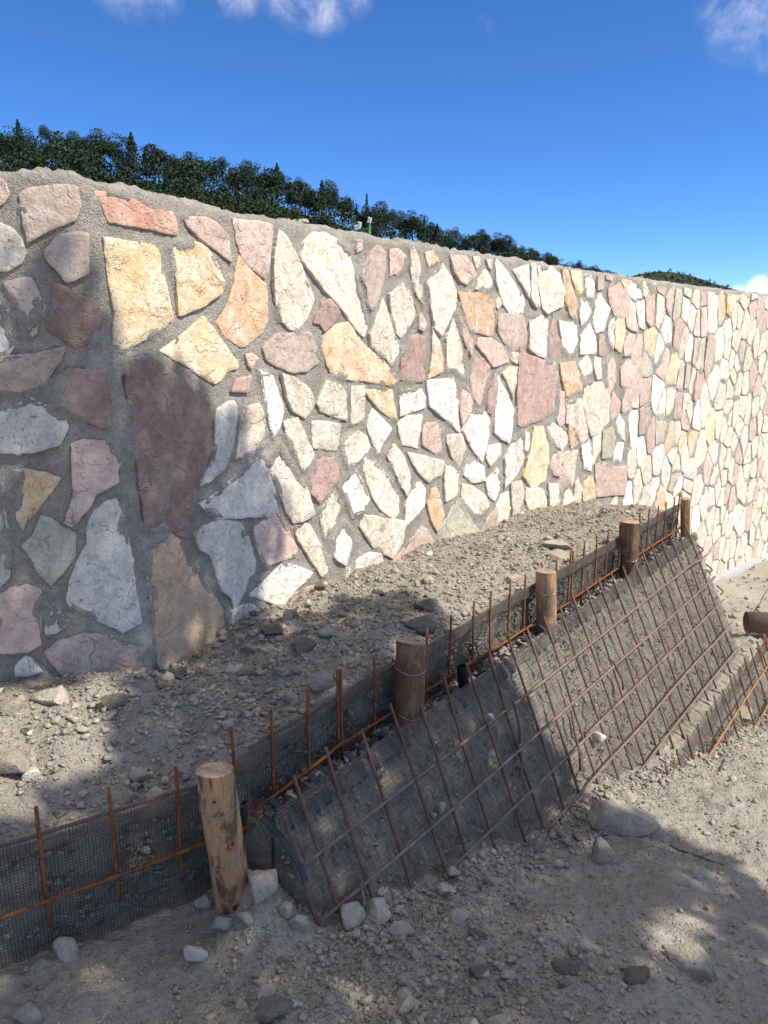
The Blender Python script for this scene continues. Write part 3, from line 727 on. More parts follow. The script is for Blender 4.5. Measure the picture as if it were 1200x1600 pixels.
def build_stones():
    jobs = []                                                    # (screen area, material, outline in s,z)
    traced = []
    for q, (m, P) in enumerate(parse_stones()):
        a = np.array(P); ar = abs((a[:, 0]*np.roll(a[:, 1], -1)-np.roll(a[:, 0], -1)*a[:, 1]).sum())/2
        R = ragged(P, 4.2 if ar > 2500 else 3.2, 1.15 if ar > 2500 else .6, q)
        S = np.array([px_wall(*p) for p in R]); cc = S.mean(0); S = cc+(S-cc)*1.055; traced.append(S); jobs.append((ar, m, S))
    # beyond the traced stretch the same masonry goes on
    rr = np.random.default_rng(11)
    for (s0, s1, size, gap) in ((px_wall(938, 600)[0], 13.5, .265, .0100), (-2.2, px_wall(-3, 600)[0], .21, .018)):
        block = []
        for S in traced:
            if S[:, 0].max() > s0-.6 and S[:, 0].min() < s1+.6:
                c = S.mean(0)
                for p in c+(S-c)*.88: block.append(p)
                block.append(c)
        block = np.array(block)
        cells = []; sx = s0-.2
        while sx < s1:
            size_ = size*rr.choice([.72, .95, 1.0, 1.35]); w = size_*rr.uniform(.6, 1.1); b = wall_pt(sx, 0)
            z = min(float(ground_macro(b[0], b[1]))-.1, .2)+rr.uniform(-.1, .1)
            while z < top_z(sx):
                h = size_*rr.uniform(.85, 1.7); cells.append((sx+w/2+rr.normal(0, .05), z+h/2+rr.normal(0, .03))); z += h
            sx += w
        cells = np.array(cells)
        if len(block): cells = np.array([c for c in cells if np.hypot(*(block-c).T).min() > .06])
        allp = np.concatenate([cells, block]) if len(block) else cells
        for i, c in enumerate(cells):
            poly = [c+np.array(d) for d in ((-.4, -.45), (.4, -.45), (.4, .45), (-.4, .45))]
            d = np.hypot(*(allp-c).T); idx = np.argsort(d)[1:40]
            for j in idx:
                if d[j] > 1.1: break
                v = (allp[j]-c)/d[j]; isb = j >= len(cells)
                poly = clip(poly, c+v*(d[j]/2*(1.3 if isb else 1)-gap*rr.uniform(.6, 1.5)), v)
                if len(poly) < 3: break
            if len(poly) < 3: continue
            poly = clip(poly, np.array((0, top_z(c[0])-rr.uniform(.015, .05))), np.array((0, 1.)))
            if len(poly) < 3: continue
            if rr.random() < .35:                                # an oblique chipped corner
                an = rr.uniform(0, 2*math.pi); v = np.array((math.cos(an), math.sin(an))); ext = max((p-c)@v for p in poly)
                poly = clip(poly, c+v*ext*.72, v)
            if len(poly) < 3: continue
            P = np.array(poly); ar = abs((P[:, 0]*np.roll(P[:, 1], -1)-np.roll(P[:, 0], -1)*P[:, 1]).sum())/2
            if ar < .004: continue
            S = ragged(P, .05, .0065, i+500)
            m = rr.choice(list('wWyopmvgr'), p=[.42, .26, .06, .03, .08, .08, .04, .02, .01])
            w = wall_pt(*c); dist = np.linalg.norm(w-CAM); nrm = wall_pt(c[0], c[1], 1)-w
            vis = max(.02, abs((w-CAM)@nrm)/dist) if s0 > 0 else .001
            jobs.append((ar*(FPX/dist)**2*vis*(1 if c[0] < 11 else .01), m, S))
    jobs.sort(key=lambda j: -j[0]); rest = {}
    for q, (ar, m, S) in enumerate(jobs):
        far = S[:, 0].mean() > 3.2
        h0 = RNG.uniform(.008, .017); PLACED.append((S, h0)); V, F, sm, c = stone_mesh(S, q, h0, 1.0 if not far else 1.3, (1, .975, .84, .6, .32) if ar > 900 else (1, .96, .55))
        if q < 300:
            o = mesh_obj('stone', V, F, SM[m], None, smooth_mask=sm); adopt(o, wall)
        else:
            r = rest.setdefault('w' if m in 'wWyvg' else 'm', [[], [], 0]); r[0].append(V); r[1] += [tuple(i+r[2] for i in f) for f in F]; r[2] += len(V)
    for m, (V, F, k) in rest.items():
        o = mesh_obj('far_stone', np.concatenate(V), F, SM[m], None); tag(adopt(o, wall), kind='stuff')
build_stones(); build_mortar()
def build_footing():
    s = np.arange(px_wall(1085, 900)[0], 14, .12); b = wall_pt(s, 0, .16); z = ground_macro(b[:, 0], b[:, 1])
    rows = []
    for h, dz in ((-.02, .085), (.09, .08), (.10, .07), (.10, -.25)):
        rows.append(wall_pt(s, z+dz+.006*vnoise(s*5, s*0+h*9), h))
    V = np.stack(rows, 1); o = np_mesh('footing', V.reshape(-1, 3), grid_faces(*V.shape[:2], flip=True), M_CONC); adopt(o, wall)
build_footing()

# ------------------------------------------------------------------ netting, bars, posts
def net(name, fn, ra, rb, da, db, r, parent, mat_=None, sub=1):
    """woven wires over the surface fn(a, b); every wire is a three-sided tube"""
    Vs, Fs, off = [], [], 0
    na = max(2, int((ra[1]-ra[0])/da)+1); nb = max(2, int((rb[1]-rb[0])/db)+1)
    for flip in (0, 1):
        if not flip: u = np.linspace(*ra, na)[:, None]+0*np.linspace(*rb, nb)[None]; v = np.linspace(*rb, nb)[None]+0*u
        else:
            nk = max(2, na//3); u = np.linspace(*ra, nk)[None]+np.zeros((nb, 1)); v = np.linspace(*rb, nb)[:, None]+0*u
        P = fn(u, v); m, k = P.shape[:2]
        ea, eb = fn(u+1e-3, v)-P, fn(u, v+1e-3)-P
        n = np.cross(ea, eb); n /= np.linalg.norm(n, axis=-1, keepdims=True)+1e-12
        t = ea if not flip else eb; t = t/(np.linalg.norm(t, axis=-1, keepdims=True)+1e-12)
        ring = np.stack([P+n*r, P-n*r*.5+t*r*.87, P-n*r*.5-t*r*.87], 2)        # m,k,3,3
        idx = np.arange(m*k*3).reshape(m, k, 3)
        for q in range(3):
            a, b = idx[:, :-1, q], idx[:, 1:, q]; c, d = idx[:, 1:, (q+1) % 3], idx[:, :-1, (q+1) % 3]
            Fs.append(np.stack([a, b, c, d], -1).reshape(-1, 4)+off)
        Vs.append(ring.reshape(-1, 3)); off += m*k*3
    o = np_mesh(name, np.concatenate(Vs), np.concatenate(Fs), mat_ or M_NET); adopt(o, parent); tag(o, kind='stuff'); return o
def bar(name, p, q, r, m, parent, bend=.004, n=7, seg=9):
    p, q = np.array(p, float), np.array(q, float); B = MB(); w = RNG.normal(0, bend, 3); w2 = RNG.normal(0, bend*.5, 3)
    B.tube([p+(q-p)*t+w*math.sin(math.pi*t)+w2*math.sin(2*math.pi*t) for t in np.linspace(0, 1, seg)], r, n)
    return adopt(B.build(name, m, None, True), parent)
NL = np.array((DL[1], -DL[0], 0))
fence = empty('netting_fence', F0, 'low upright fence of rusty bars and dark wire netting holding the rubble bank', 'fence')
def f_top(t): return np.interp(t, [-2.6, -.15, .05, .5, 4.1], [.325, .335, .415, .43, .435])
def net_l(a, b):                                                # a runs along the fence, b height fraction
    w = .010+.006*fbm(a*7, b*2.5, 0, 101, 3); z = b*f_top(a)
    return np.stack([F0[0]+DL[0]*a+NL[0]*w, F0[1]+DL[1]*a+NL[1]*w, z+0*a+.004*vnoise(a*9, b*3, 0, 5)], -1)
def net_r(a, b):
    w = .010+.007*fbm(a*6, b*2.5, 0, 103, 3); z = .14+b*(f_top(a)-.14)
    return np.stack([F0[0]+A[0]*a+NN[0]*w, F0[1]+A[1]*a+NN[1]*w, z+.006*vnoise(a*5, b*0, 0, 6)], -1)
net('wire_netting', net_l, (-2.5, -.005), (-.06, 1.0), .0088, .026, .00078, fence, M_NETD)
net('wire_netting', net_r, (0, PLEN), (0, 1.0), .0100, .034, .00095, fence, M_NETD)
def fold_r(a, b): P = net_r(a, 1-b*.0); P[..., 2] += .006-.045*b; P[..., :2] += NN[:2]*(.006+.004*np.sin(b*3)+.003*vnoise(a*20, b*2, 0, 8))[..., None]; return P
def fold_l(a, b): P = net_l(a, 1-b*.0); P[..., 2] += .006-.045*b; P[..., :2] += NL[:2]*(.006+.004*np.sin(b*3)+.003*vnoise(a*20, b*2, 0, 8))[..., None]; return P
net('netting_fold', fold_r, (0, PLEN), (-.15, 1.0), .0085, .12, .0010, fence, M_NETL)
net('netting_fold', fold_l, (-2.5, 0), (-.15, 1.0), .0085, .12, .0009, fence, M_NETL)
lt = [-2.5, -2.32, -2.14, -1.97, -1.79, -1.62, -1.44, -1.27, -1.10, -.93, -.755, -.578, -.40, -.222]
for t in lt:
    P = F0+DL*t+NL*.021; bar('vertical_bar', P+(0, 0, .065), P+np.array((0, 0, .43+RNG.uniform(-.012, .012)))+DL*RNG.uniform(-.006, .006), .0054, M_RUST, fence, .002)
rt = [-.075, .08, .237, .385, .402, .574, .736, .9, 1.066, 1.24, 1.395, 1.553, 1.71, 1.88, 2.04, 2.20, 2.235, 2.37, 2.54, 2.70, 2.87, 3.04, 3.20, 3.37, 3.54, 3.70, 3.87, 3.99]
for t in rt:
    P = F0+A*t+NN*.021; bar('vertical_bar', P+np.array((0, 0, .16)), P+np.array((0, 0, .515+RNG.uniform(-.014, .014)))+A*RNG.uniform(-.008, .008), .0050, M_RUST, fence, .002)
def hb(t0, t1, z0, z1, D, N_, off, m=None): return bar('horizontal_bar', F0+D*t0+N_*off+(0, 0, z0), F0+D*t1+N_*off+(0, 0, z1), .0056, m or M_RUST, fence, .003)
hb(-2.5, -.9, .14, .14, DL, NL, .033); hb(-1.0, .02, .146, .17, DL, NL, .034); hb(-2.5, .0, .325, .335, DL, NL, .004, M_RUSTD)
hb(-.03, .40, .215, .262, A, NN, .033); hb(.36, 1.45, .255, .25, A, NN, .034); hb(1.38, 2.24, .243, .24, A, NN, .033); hb(2.2, 4.06, .25, .272, A, NN, .034)
hb(0, 1.9, .405, .425, A, NN, .004, M_RUSTD); hb(1.86, 4.05, .43, .43, A, NN, .005, M_RUSTD)
for t in (.237, 1.066, 1.553, 2.2, 3.04):                       # wire twists where bars cross
    P = F0+A*t+NN*.03+(0, 0, .252); B = MB(); B.tube([P+A*.008*math.cos(w)+np.array((0, 0, .012*math.sin(w)))+NN*.008*math.sin(w*2) for w in np.linspace(0, 6.3, 12)], .0011, 4, False)
    adopt(B.build('wire_tie', M_NET), fence)

def lean(t): return .12+.135*np.clip(np.asarray(t, float)/1.3, 0, 1)+.09*np.clip((np.asarray(t, float)-1.3)/2.7, 0, 1)   # the bars rake back as they go down
def panel(name, O, L, rows, dn, dout, a0, a1, label, mbar, mrow, first, down0, down1, step, netr, net_down, mnet=None):
    """a sloping reinforcement grid with netting behind"""
    th = empty(name, O+A*a0, label, 'rebar grid')
    def surf(a, b):
        w = .004+.006*fbm(a*5, b*6, 0, 111, 3)
        edge = np.clip(-(a-a0)/.03, 0, 1)*.07
        a = a-lean(a)*b; return O+A*a[..., None]+dn*b[..., None]+dout*(w-edge)[..., None]
    net('wire_netting', surf, (a0-.03, a1), (0, net_down), .0110, .016, netr, th, mnet)
    def fold(a, b):
        return O+A*a[..., None]+dn*(b+.004*vnoise(a*8, b*0, 0, 3))[..., None]+dout*(.010+.004*vnoise(a*17, b*30, 0, 4))[..., None]
    net('netting_fold', fold, (a0-.02, a1), (-.008, .05), .0085, .009, .0010, th, M_NETL)
    t = first
    while t < a1:
        j = RNG.normal(0, .006); P = O+A*(t+j)+dout*.018; d_ = dn-A*float(lean(t))
        bar('slanted_bar', P+d_*(down0+RNG.uniform(-.02, .015)), P+d_*(down1+RNG.uniform(-.03, .05))+A*RNG.normal(0, .012), .0056, mbar, th, .004); t += step
    for r in rows:
        s0 = a0-float(lean(a0))*r; a1_, a1 = a1, a1-float(lean(a1))*r
        while s0 < a1-.05:                                       # lengths of bar, lapped
            s1 = min(a1, s0+RNG.uniform(1.7, 2.2)); q = RNG.normal(0, .004)
            bar('horizontal_bar', O+A*s0+dn*(r+q)+dout*.026, O+A*s1+dn*(r-q)+dout*.028, .0056, mrow, th, .005, 7, 15); s0 = s1-.12 if s1 < a1 else a1
        a1 = a1_
    return th
P2 = panel('rebar_panel', T0, .8, [.16, .315, .47, .62, .765], DN, DOUT, 0, PLEN,
           'long sloping grid of dusty brown bars over dark netting below the upright fence', M_RUSTD, M_DUSTBAR, .057, -.08, .80, .1655, .00072, .80)
bar('edge_bar', T0+DOUT*.006, T0+(DN-A*.12)*.40+DOUT*.006, .006, M_RUSTD, P2, .003)
S3 = math.radians(63); DN3 = NN*math.cos(S3)+np.array((0, 0, -math.sin(S3))); DO3 = NN*math.sin(S3)+np.array((0, 0, math.cos(S3)))
O3 = T0+DN*.785+NN*.108
P3 = panel('rebar_panel', O3, .5, [.11, .265, .42], DN3, DO3, 1.75, 4.10,
           'short bright rusty grid partly buried under the foot of the long sloping grid', M_RUSTD, M_RUSTT, 1.80, -.05, .58, .165, .00075, .6)
def strap(pts, wid, parent, m=None):
    """flat plastic band following pts, its width along A"""
    V, F = [], []; th = .0016
    for i, p in enumerate(pts):
        d = np.array(pts[min(i+1, len(pts)-1)])-np.array(pts[max(i-1, 0)]); nrm = np.cross(A, d); nrm /= np.linalg.norm(nrm)
        for sa, sn in ((-1, -1), (1, -1), (1, 1), (-1, 1)): V.append(np.array(p)+A*wid*sa+nrm*th*sn)
    n = len(pts)
    for i in range(n-1):
        for k in range(4): F.append((i*4+k, i*4+(k+1) % 4, i*4+4+(k+1) % 4, i*4+4+k))
    F += [(3, 2, 1, 0), tuple((n-1)*4+k for k in range(4))]
    return adopt(mesh_obj('strap', V, F, m or M_STRAP), parent)
t = .02
while t < PLEN-.1:
    if not (.62 < t < .80 or 1.03 < t < 1.22 or RNG.random() < (.12 if t < 1.1 else .45)):
        j = RNG.normal(0, .010, 4); O = T0+A*t
        pts = [O-NN*(.085+j[0]*.5)+(0, 0, -.030+j[1]), O-NN*.062+A*j[3]*.3+(0, 0, -.010+j[1]*.6), O-NN*.035+A*j[3]*.5+(0, 0, -.012), O-NN*.012-np.array((0, 0, .024)), O+DN*.03-DOUT*.014]
        pts += [O+DN*d-DOUT*(.012+.02*d)+A*(j[2]*d*3) for d in (.05, .07)]
        strap(pts, .0115, P2)
    t += .060+RNG.normal(0, .006)
def px_al(u, v, al): return px_plane(u, v, T0+A*al, A)
strap([px_al(411, 1280, -.03), px_al(425, 1293, -.03), px_al(440, 1308, -.03), px_al(455, 1330, -.028), px_al(468, 1352, -.025), px_al(478, 1378, -.022)], .009, P2)
def hook(u0, v0, u1, v1, u2, v2, off, parent, m):
    n = DOUT; B = MB(); a, b, c = (px_plane(u, v, T0+DOUT*off, n) for u, v in ((u0, v0), (u1, v1), (u2, v2)))
    B.tube([a, a*.5+b*.5, b, b*.5+c*.5+DOUT*.01, c], .0058, 7); adopt(B.build('loose_bar', m, None, True), parent)
hook(563, 1378, 566, 1396, 566, 1424, .03, P2, M_DUSTBAR); hook(808, 1160, 815, 1185, 811, 1214, .03, P2, M_RUSTD)
hook(800, 1090, 806, 1112, 812, 1162, .026, P2, M_RUSTD); hook(958, 1032, 966, 1050, 974, 1078, .03, P2, M_RUSTD); hook(893, 1110, 898, 1145, 907, 1205, .026, P2, M_RUSTD)
for (u, v) in ((1112, 892), (1129, 926), (1098, 861)):          # bent tails of the rows at the far end
    P = px_plane(u, v, T0+DOUT*.02, DOUT); B = MB(); B.tube([P-A*.05, P+A*.02, P+A*.06-NN*.02, P+A*.07-NN*.06+(0, 0, .02)], .005, 6); adopt(B.build('bar_tail', M_RUSTD, None, True), P2)
for i in range(4):
    P = O3+A*(3.80+.09*i)+DO3*.02; B = MB(); q = RNG.normal(0, .02, 3)
    B.tube([P-DN3*.06, P+DN3*.02+NN*.03+q, P+DN3*.2+A*.03+q, P+DN3*.45+A*.05], .005, 6); adopt(B.build('loose_bar', M_RUST, None, True), P3)

def log(p, q, r0, r1, m, label, seed, ties=(.3, .65), knots=(), rough=.05, name='log_post', cutm=None, sides=26, flat=None):
    p, q = np.array(p, float), np.array(q, float); t = (q-p); L = np.linalg.norm(t); t /= L
    a = np.cross(t, (0, 1, 0.)); a /= np.linalg.norm(a); b = np.cross(t, a); R = 22
    th = empty(name, p, label, 'post', 'log posts along the netting fence')
    def rad(f, w):
        r = (r0*(1-f)+r1*f)*(1+rough*fbm(np.cos(w)*1.6, np.sin(w)*1.6, f*3, seed, 3))
        for (kf, kw, kr, kh) in knots:
            dw = (w-kw+math.pi) % (2*math.pi)-math.pi; r = r+kh*np.exp(-((f-kf)*L/kr)**2-(dw*r0/kr)**2)
        if flat: r = r*np.minimum(1.0, flat/np.maximum(np.abs(np.cos(w)), np.abs(np.sin(w))))
        return r
    V, F = [], []; ws = np.arange(sides)*2*math.pi/sides
    for i in range(R+1):
        f = i/R; rr = rad(f, ws); tilt = .012*np.cos(ws-1)*(1 if i == R else 0)*r1/.06
        for w, r_, dz in zip(ws, rr, tilt): V.append(p+t*(L*f+dz)+a*r_*math.cos(w)+b*r_*math.sin(w))
    for i in range(R):
        for k in range(sides): F.append((i*sides+k, i*sides+(k+1) % sides, (i+1)*sides+(k+1) % sides, (i+1)*sides+k))
    F.append(tuple(reversed(range(sides))))
    o = mesh_obj('log', V, [f[::-1] for f in F], m, None, True); adopt(o, th)
    C = []; CF = []; rim = np.array(V[R*sides:]); c = rim.mean(0)
    for j, s in enumerate((1.0, .94, .6, .3)):
        for k in range(sides): C.append(c+(rim[k]-c)*s+t*(.0 if j == 0 else .003+.0025*float(vnoise(k*.9, j*1.7, seed, 4))))
    C.append(c+t*.004)
    for j in range(3):
        for k in range(sides): CF.append((j*sides+k, j*sides+(k+1) % sides, (j+1)*sides+(k+1) % sides, (j+1)*sides+k))
    for k in range(sides): CF.append((3*sides+k, 3*sides+(k+1) % sides, 4*sides))
    adopt(mesh_obj('sawn_end', C, [f[::-1] for f in CF], cutm or M_CUT, None, True), th)
    for f in ties:
        B = MB(); sl = RNG.uniform(-.03, .03)
        B.tube([p+t*(L*f+sl*math.cos(w)*.4+.004*math.sin(3*w))+(a*math.cos(w)+b*math.sin(w))*(float(rad(f, np.array(w)))+.0022) for w in np.linspace(0, 2*math.pi, 40)], .0014, 5, False)
        w0 = -1.0; e = p+t*L*f+(a*math.cos(w0)+b*math.sin(w0))*(r0+.003); B.tube([e, e+a*.02-t*.008, e+a*.035-t*.016+b*.004], .0013, 5)
        adopt(B.build('wire_tie', M_GALV, None, True), th)
    for (kf, kw, kr, kh) in knots:
        d = a*math.cos(kw)+b*math.sin(kw); e = np.cross(t, d); cc = p+t*L*kf; rr = float(rad(kf, np.array(kw)))
        B = MB(); B.tube([cc+(t*math.cos(w)*1.25+e*math.sin(w))*kr*.62+d*(rr-.004+.001*math.cos(2*w)) for w in np.linspace(0, 2*math.pi, 22)], kr*.20, 6, False)
        o = adopt(B.build('knot', M_KNOT, None, True), th)
        B = MB(); B.tube([cc+d*(rr-.02), cc+d*(rr-.0005)], kr*.45, 12); hh = B.build('knot_heart', M_HEART, None, False); hh.parent = o
    return th
def at_y(u, v, y): r = ray(u, v); return CAM+r*(y/r[1])
b1, t1 = at_y(368, 1432, 1.90), at_y(335, 1203, 1.885)
log(b1+(b1-t1)*.12, t1, .0525, .0515, M_WOOD, 'peeled pale knotty log post with two wire ties beside the end of the sloping grid', 3, (.50, .80),
    ((.25, 1.95, .021, .008), (.62, 2.25, .012, .003), (.88, 1.62, .012, .002)), .06)
def postp(tau, z, off=.075): return F0+A*tau+NN*off+np.array((0, 0, z))
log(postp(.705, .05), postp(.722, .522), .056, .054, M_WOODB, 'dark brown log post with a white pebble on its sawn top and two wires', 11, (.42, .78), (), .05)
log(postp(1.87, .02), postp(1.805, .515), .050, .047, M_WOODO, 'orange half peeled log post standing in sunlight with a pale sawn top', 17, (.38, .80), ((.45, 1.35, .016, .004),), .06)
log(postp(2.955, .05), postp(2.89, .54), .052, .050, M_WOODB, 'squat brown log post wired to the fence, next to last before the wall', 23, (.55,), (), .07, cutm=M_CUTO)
log(postp(4.10, -.05), postp(3.93, .50), .036, .033, M_WOODO, 'leaning squared orange timber post closing the far end of the netting fence', 29, (), (), .03, 'timber_post', flat=.85)
# small stone on the second post
# ------------------------------------------------------------------ pipes and small things
def pipe(name, p, q, r, wall_t, m, label, corr=0., n=28, seg=30):
    p, q = np.array(p, float), np.array(q, float); B = MB(); R_ = [r*(1+corr*(.5+.5*math.cos(i*math.pi))) for i in range(seg)]
    B.tube([p+(q-p)*i/(seg-1) for i in range(seg)], r, n, False, R_)
    k = len(B.v); B.tube([p+(q-p)*i/(seg-1) for i in range(seg)], r-wall_t, n, False)
    B.f = [f if min(f) < k else f[::-1] for f in B.f]
    for i in range(n): B.f.append((i, (i+1) % n, k+(i+1) % n, k+i)); e = (seg-1)*n; B.f.append((e+i, k+e+i, k+e+(i+1) % n, e+(i+1) % n))
    o = B.build(name, m, None, True); return tag(o, label, 'pipe')
pb = px_plane(727, 1078, T0-NN*.04, NN); pipe('drain_pipe', pb-(0, 0, .05), at_y(722, 1040, pb[1]-.005), .021, .003, M_BLACK, 'black ribbed stub of drain pipe poking out of the trough behind the sloping grid', .10, 20, 26)
pp = march(1178, 992, ground_z, 20); rr_ = 16/1200*np.linalg.norm(pp-CAM)
p0 = at_y(1166, 972, pp[1]); pipe('sewer_pipe', p0, p0+np.array((2.6, -.35, .05)), rr_*.92, .008, M_PIPE, 'brown plastic pipe lying on rubble beside the end of the sloping grid', 0, 36, 12)
def chip_board():
    s, z = px_wall(966, 770); P = wall_pt(s, z, .05); P[2] = float(bank_z(P[0], P[1])); B = MB(); B.box(P+(0, 0, .008), A*.11, NN*.025, np.array((0, 0, .014)))
    o = B.build('wood_offcut', M_WOODO); tag(o, 'short orange wood offcut lying on the bank against the stone wall', 'offcut')
chip_board()
for pts, r, lab in (([(1046, 1322), (1062, 1330), (1085, 1337), (1105, 1345), (1130, 1353)], .004, 'forked grey twig lying on the ground at the edge of the shade'),
                    ([(1093, 1345), (1100, 1338), (1112, 1333)], .003, None), ([(704, 1385), (712, 1372), (728, 1362)], .0035, 'pale bent root lying by the foot of the sloping grid'),
                    ([(597, 1480), (597, 1465), (598, 1450)], .002, 'thin dry stalk standing up from the gravel'),
                    ([(1125, 1205), (1132, 1190), (1126, 1178)], .004, 'small rusty bent wire lying on sunlit soil')):
    W_ = [march(u, v, ground_z) for u, v in pts]; B = MB(); B.tube([p+np.array((0, 0, r*1.2)) for p in W_], r, 6, True, [r*(1-.12*i) for i in range(len(pts))])
    o = B.build('twig', M_TWIG, None, True)
    if lab: tw = tag(o, lab, 'twig')
    else: o.name = 'twig_fork'; o.parent = tw
B = MB(); w0 = at_y(1176, 958, pp[1]); B.tube([w0, at_y(1188, 942, pp[1]), at_y(1193, 930, pp[1]+.05), at_y(1204, 915, pp[1]+.1)], .004, 6)
tag(B.build('tie_wire', M_RUSTD, None, True), 'thin curved wire rising above the brown pipe', 'wire')

# ------------------------------------------------------------------ rubble
def ico(sub):
    bm = bmesh.new(); bmesh.ops.create_icosphere(bm, subdivisions=sub, radius=1)
    V = np.array([v.co[:] for v in bm.verts]); F = [[v.index for v in f.verts] for f in bm.faces]; bm.free(); return V, np.array(F)
ICO = {k: ico(k) for k in (1, 2, 3, 4)}
def rock_shape(seed, sub, cuts=11, rough=.05):
    r = np.random.default_rng(seed); V, F = ICO[sub]; V = V.copy()
    for _ in range(cuts):
        n = r.normal(0, 1, 3); n /= np.linalg.norm(n); d = r.uniform(.40, .78); e = V@n-d; V = V-np.outer(np.clip(e, 0, None), n)*.97
    q = V*1.0
    V = V*(1+rough*fbm(q[:, 0]*2.2, q[:, 1]*2.2, q[:, 2]*2.2+seed, seed % 90, 3)[:, None])
    V /= np.abs(V).max(0); return V, F
ROCK_MESH = []
for i in range(14):
    V, F = rock_shape(100+i, 3, 12, .05); o = np_mesh('rubble_stone', V, F, None); me = o.data; bpy.data.objects.remove(o)
    ROCK_MESH.append(me)
ROCK_BY = {}
def rock_mesh(i, mk):
    k = (i % len(ROCK_MESH), mk)
    if k not in ROCK_BY:
        me = ROCK_MESH[k[0]].copy(); me.materials.append(ROCKM[mk]); ROCK_BY[k] = me
    return ROCK_BY[k]
def place_rock(P, sx, sy, sz, mk, label, group=None, seed=0, sink=.35, unique=False, tilt=.25, name='rubble_stone', rz=None):
    if unique:
        V, F = rock_shape(300+seed, 4 if sx > .05 else 3, 13, .06); V = V*(1+.03*fbm(V[:, 0]*7, V[:, 1]*7, V[:, 2]*7, seed+3, 3)[:, None])
        o = np_mesh(name, V, F, ROCKM[mk], None, False)
    else:
        o = bpy.data.objects.new(name, rock_mesh(seed, mk)); SC.collection.objects.link(o)
    r = random.Random(seed)
    o.scale = (sx, sy, sz); o.rotation_euler = (r.uniform(-tilt, tilt), r.uniform(-tilt, tilt), r.uniform(-.5, .5) if rz is None else rz)
    o.location = (P[0], P[1], P[2]+sz*(1-2*sink)); return tag(o, label, 'rock', group)
